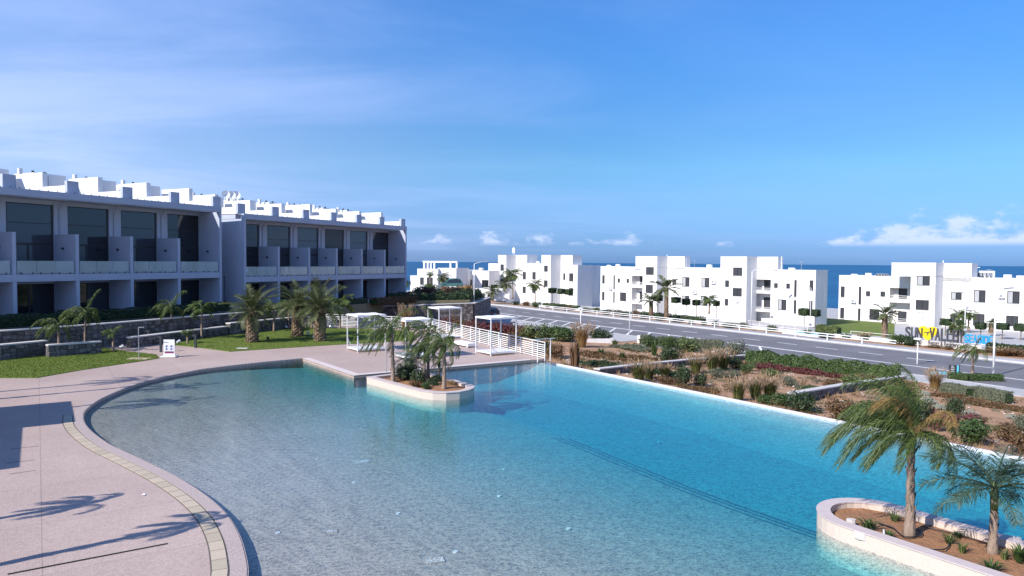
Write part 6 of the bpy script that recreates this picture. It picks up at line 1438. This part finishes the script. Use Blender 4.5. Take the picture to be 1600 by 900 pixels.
for k, (px, py, lbl) in enumerate([(82, 553, 'small white lawn spotlight left of the wind-bent palm'), (190.5, 546.5, 'small white lawn spotlight by the garden steps'), (279, 538.5, 'small white lawn spotlight right of the information board'), (247, 535.5, 'small white lawn spotlight behind the bollards'), (418.5, 533.5, 'small dark lawn spotlight right of the first date palm'), (481.5, 524.5, 'small white lawn spotlight between the back date palms'), (491, 531, 'small white lawn spotlight at the foot of the third date palm'), (447, 514.5, 'small white lawn spotlight near the low wall'), (517, 514, 'small white lawn spotlight near the fence start'), (415, 515, 'small white lawn spotlight left of the thin pale palm')]):
    p = G(px, py, ZD); o = thing('lawn_spotlight', lbl, 'spotlight', tuple(p), 0.5*k, 'spotlights in the lawn'); MB().tube([(0, 0, 0), (0, 0, 0.18)], 0.03, 6).build('stake', 'dark_metal', o); MB().tube([(-0.12, 0, 0.17), (0.10, 0, 0.26)], [0.07, 0.10], 8).build('lamp', 'white_paint' if k != 4 else 'dark_metal', o)
p = G(379, 544.5, ZD+0.05); tag(MB().box(-0.35, 0.35, -0.18, 0.18, 0, 0.03).build('hatch_cover', 'cap_stone', None, False, tuple(p)), 'pale flat hatch cover in the lawn edge', 'hatch')
# steps path handrail at the far planter, drip hoses, pipes, stones
p = G(604, 583, ZD); o = thing('handrail', 'thin dark metal handrail at the deck end of the far planter', 'handrail', tuple(p)); MB().tube([(0, 0, 0), (0, 0, 0.95)], 0.02, 6).build('post', 'grey_metal', o); MB().tube([(0.5, 0.1, 0.85), (2.2, -0.9, 0.3)], 0.03, 6).build('rail', 'dark_metal', o)
def hose(label, pxs, mt, r, z=0.25, group=None):
    P = catmull([G(x, y, z) for x, y in pxs], 5); o0 = P[0].copy(); tag(MB().tube([p-o0 for p in P], r, 6).build('hose', mt, None, True, tuple(o0)), label, 'hose', group)
hose('thin black drip hose looping round the tall palm in the near planter', [(1372, 817), (1395, 825), (1412, 838), (1436, 838), (1440, 831), (1428, 826)], 'black_rubber', 0.014)
hose('long black drip hose along the front soil of the near planter', [(1392, 841), (1420, 851), (1450, 858), (1476, 858), (1484, 848), (1480, 842)], 'black_rubber', 0.014)
hose('black drip hose in the back soil of the near planter', [(1440, 822), (1475, 830), (1520, 842), (1560, 855)], 'black_rubber', 0.012)
hose('black drip hose between the two near planter palms', [(1470, 866), (1500, 876), (1530, 884), (1560, 892)], 'black_rubber', 0.012)
hose('bent white pipe at the round end of the near planter', [(1360, 832), (1366, 840), (1378, 842), (1381, 836), (1381, 828)], 'white_paint', 0.022, 0.30)
for (px, py, w_, lbl) in [(1349, 838, 0.40, 'flat pale stone beside the white pipe in the near planter'), (1464, 817, 0.46, 'concrete junction box on the wall of the near planter'), (1573, 846, 0.5, 'concrete junction box near the shorter palm'), (1330, 818, 0.22, 'small pale stone at the planter rim')]:
    p = G(px, py, 0.24); b = MB(); rng = random.Random(px); ang = [6.283*i/9 for i in range(9)]; pts_ = [(w_/2*math.cos(a)*rng.uniform(.8, 1), w_/3*math.sin(a)*rng.uniform(.8, 1)) for a in ang] if 'stone' in lbl else [(-w_/2, -w_/4), (w_/2, -w_/4), (w_/2, w_/4), (-w_/2, w_/4)]
    o_ = b.prism(pts_, -0.05, 0.10).build('stone' if 'stone' in lbl else 'junction_box', 'cap_stone', None, False, tuple(p)); o_.rotation_euler = (0, 0, -0.5); tag(o_, lbl, 'stone' if 'stone' in lbl else 'junction box')
# channel drain near the viewer
a, b_ = G(12, 898, ZD), G(262, 850, ZD); tag(MB().bar((0, 0, 0.012), (b_-a)+Vector((0, 0, 0.012)), 0.03, 0.014).build('slot_drain', 'black_rubber', None, False, tuple(a)), 'straight thin black slot drain across the near deck', 'drain')
p = G(224, 774, ZD); tag(MB().add([(-0.06, 0, 0.005), (0.05, -0.03, 0.03), (0.08, 0.03, 0.006), (0, 0.05, 0.04)], [(0, 1, 3), (1, 2, 3), (0, 3, 2), (0, 2, 1)]).build('paper_scrap', 'sign_white', None, False, tuple(p)), 'tiny white scrap lying on the sunlit deck', 'scrap')
# teal patterned paving by the corner
p = G(1470, 584, Z_ROAD+0.034); tag(MB().add([(-1.4, -0.8, 0.002), (1.3, -0.3, 0.002), (1.9, 1.2, 0.002), (-0.6, 0.9, 0.002)], [(0, 1, 2, 3)]).build('paving_inlay', 'teal_tile', None, False, tuple(p)), 'pale teal patterned inlay in the pavement by the sign', 'paving inlay')
for q in list(bpy.data.meshes):
    if q.users == 0: bpy.data.meshes.remove(q)
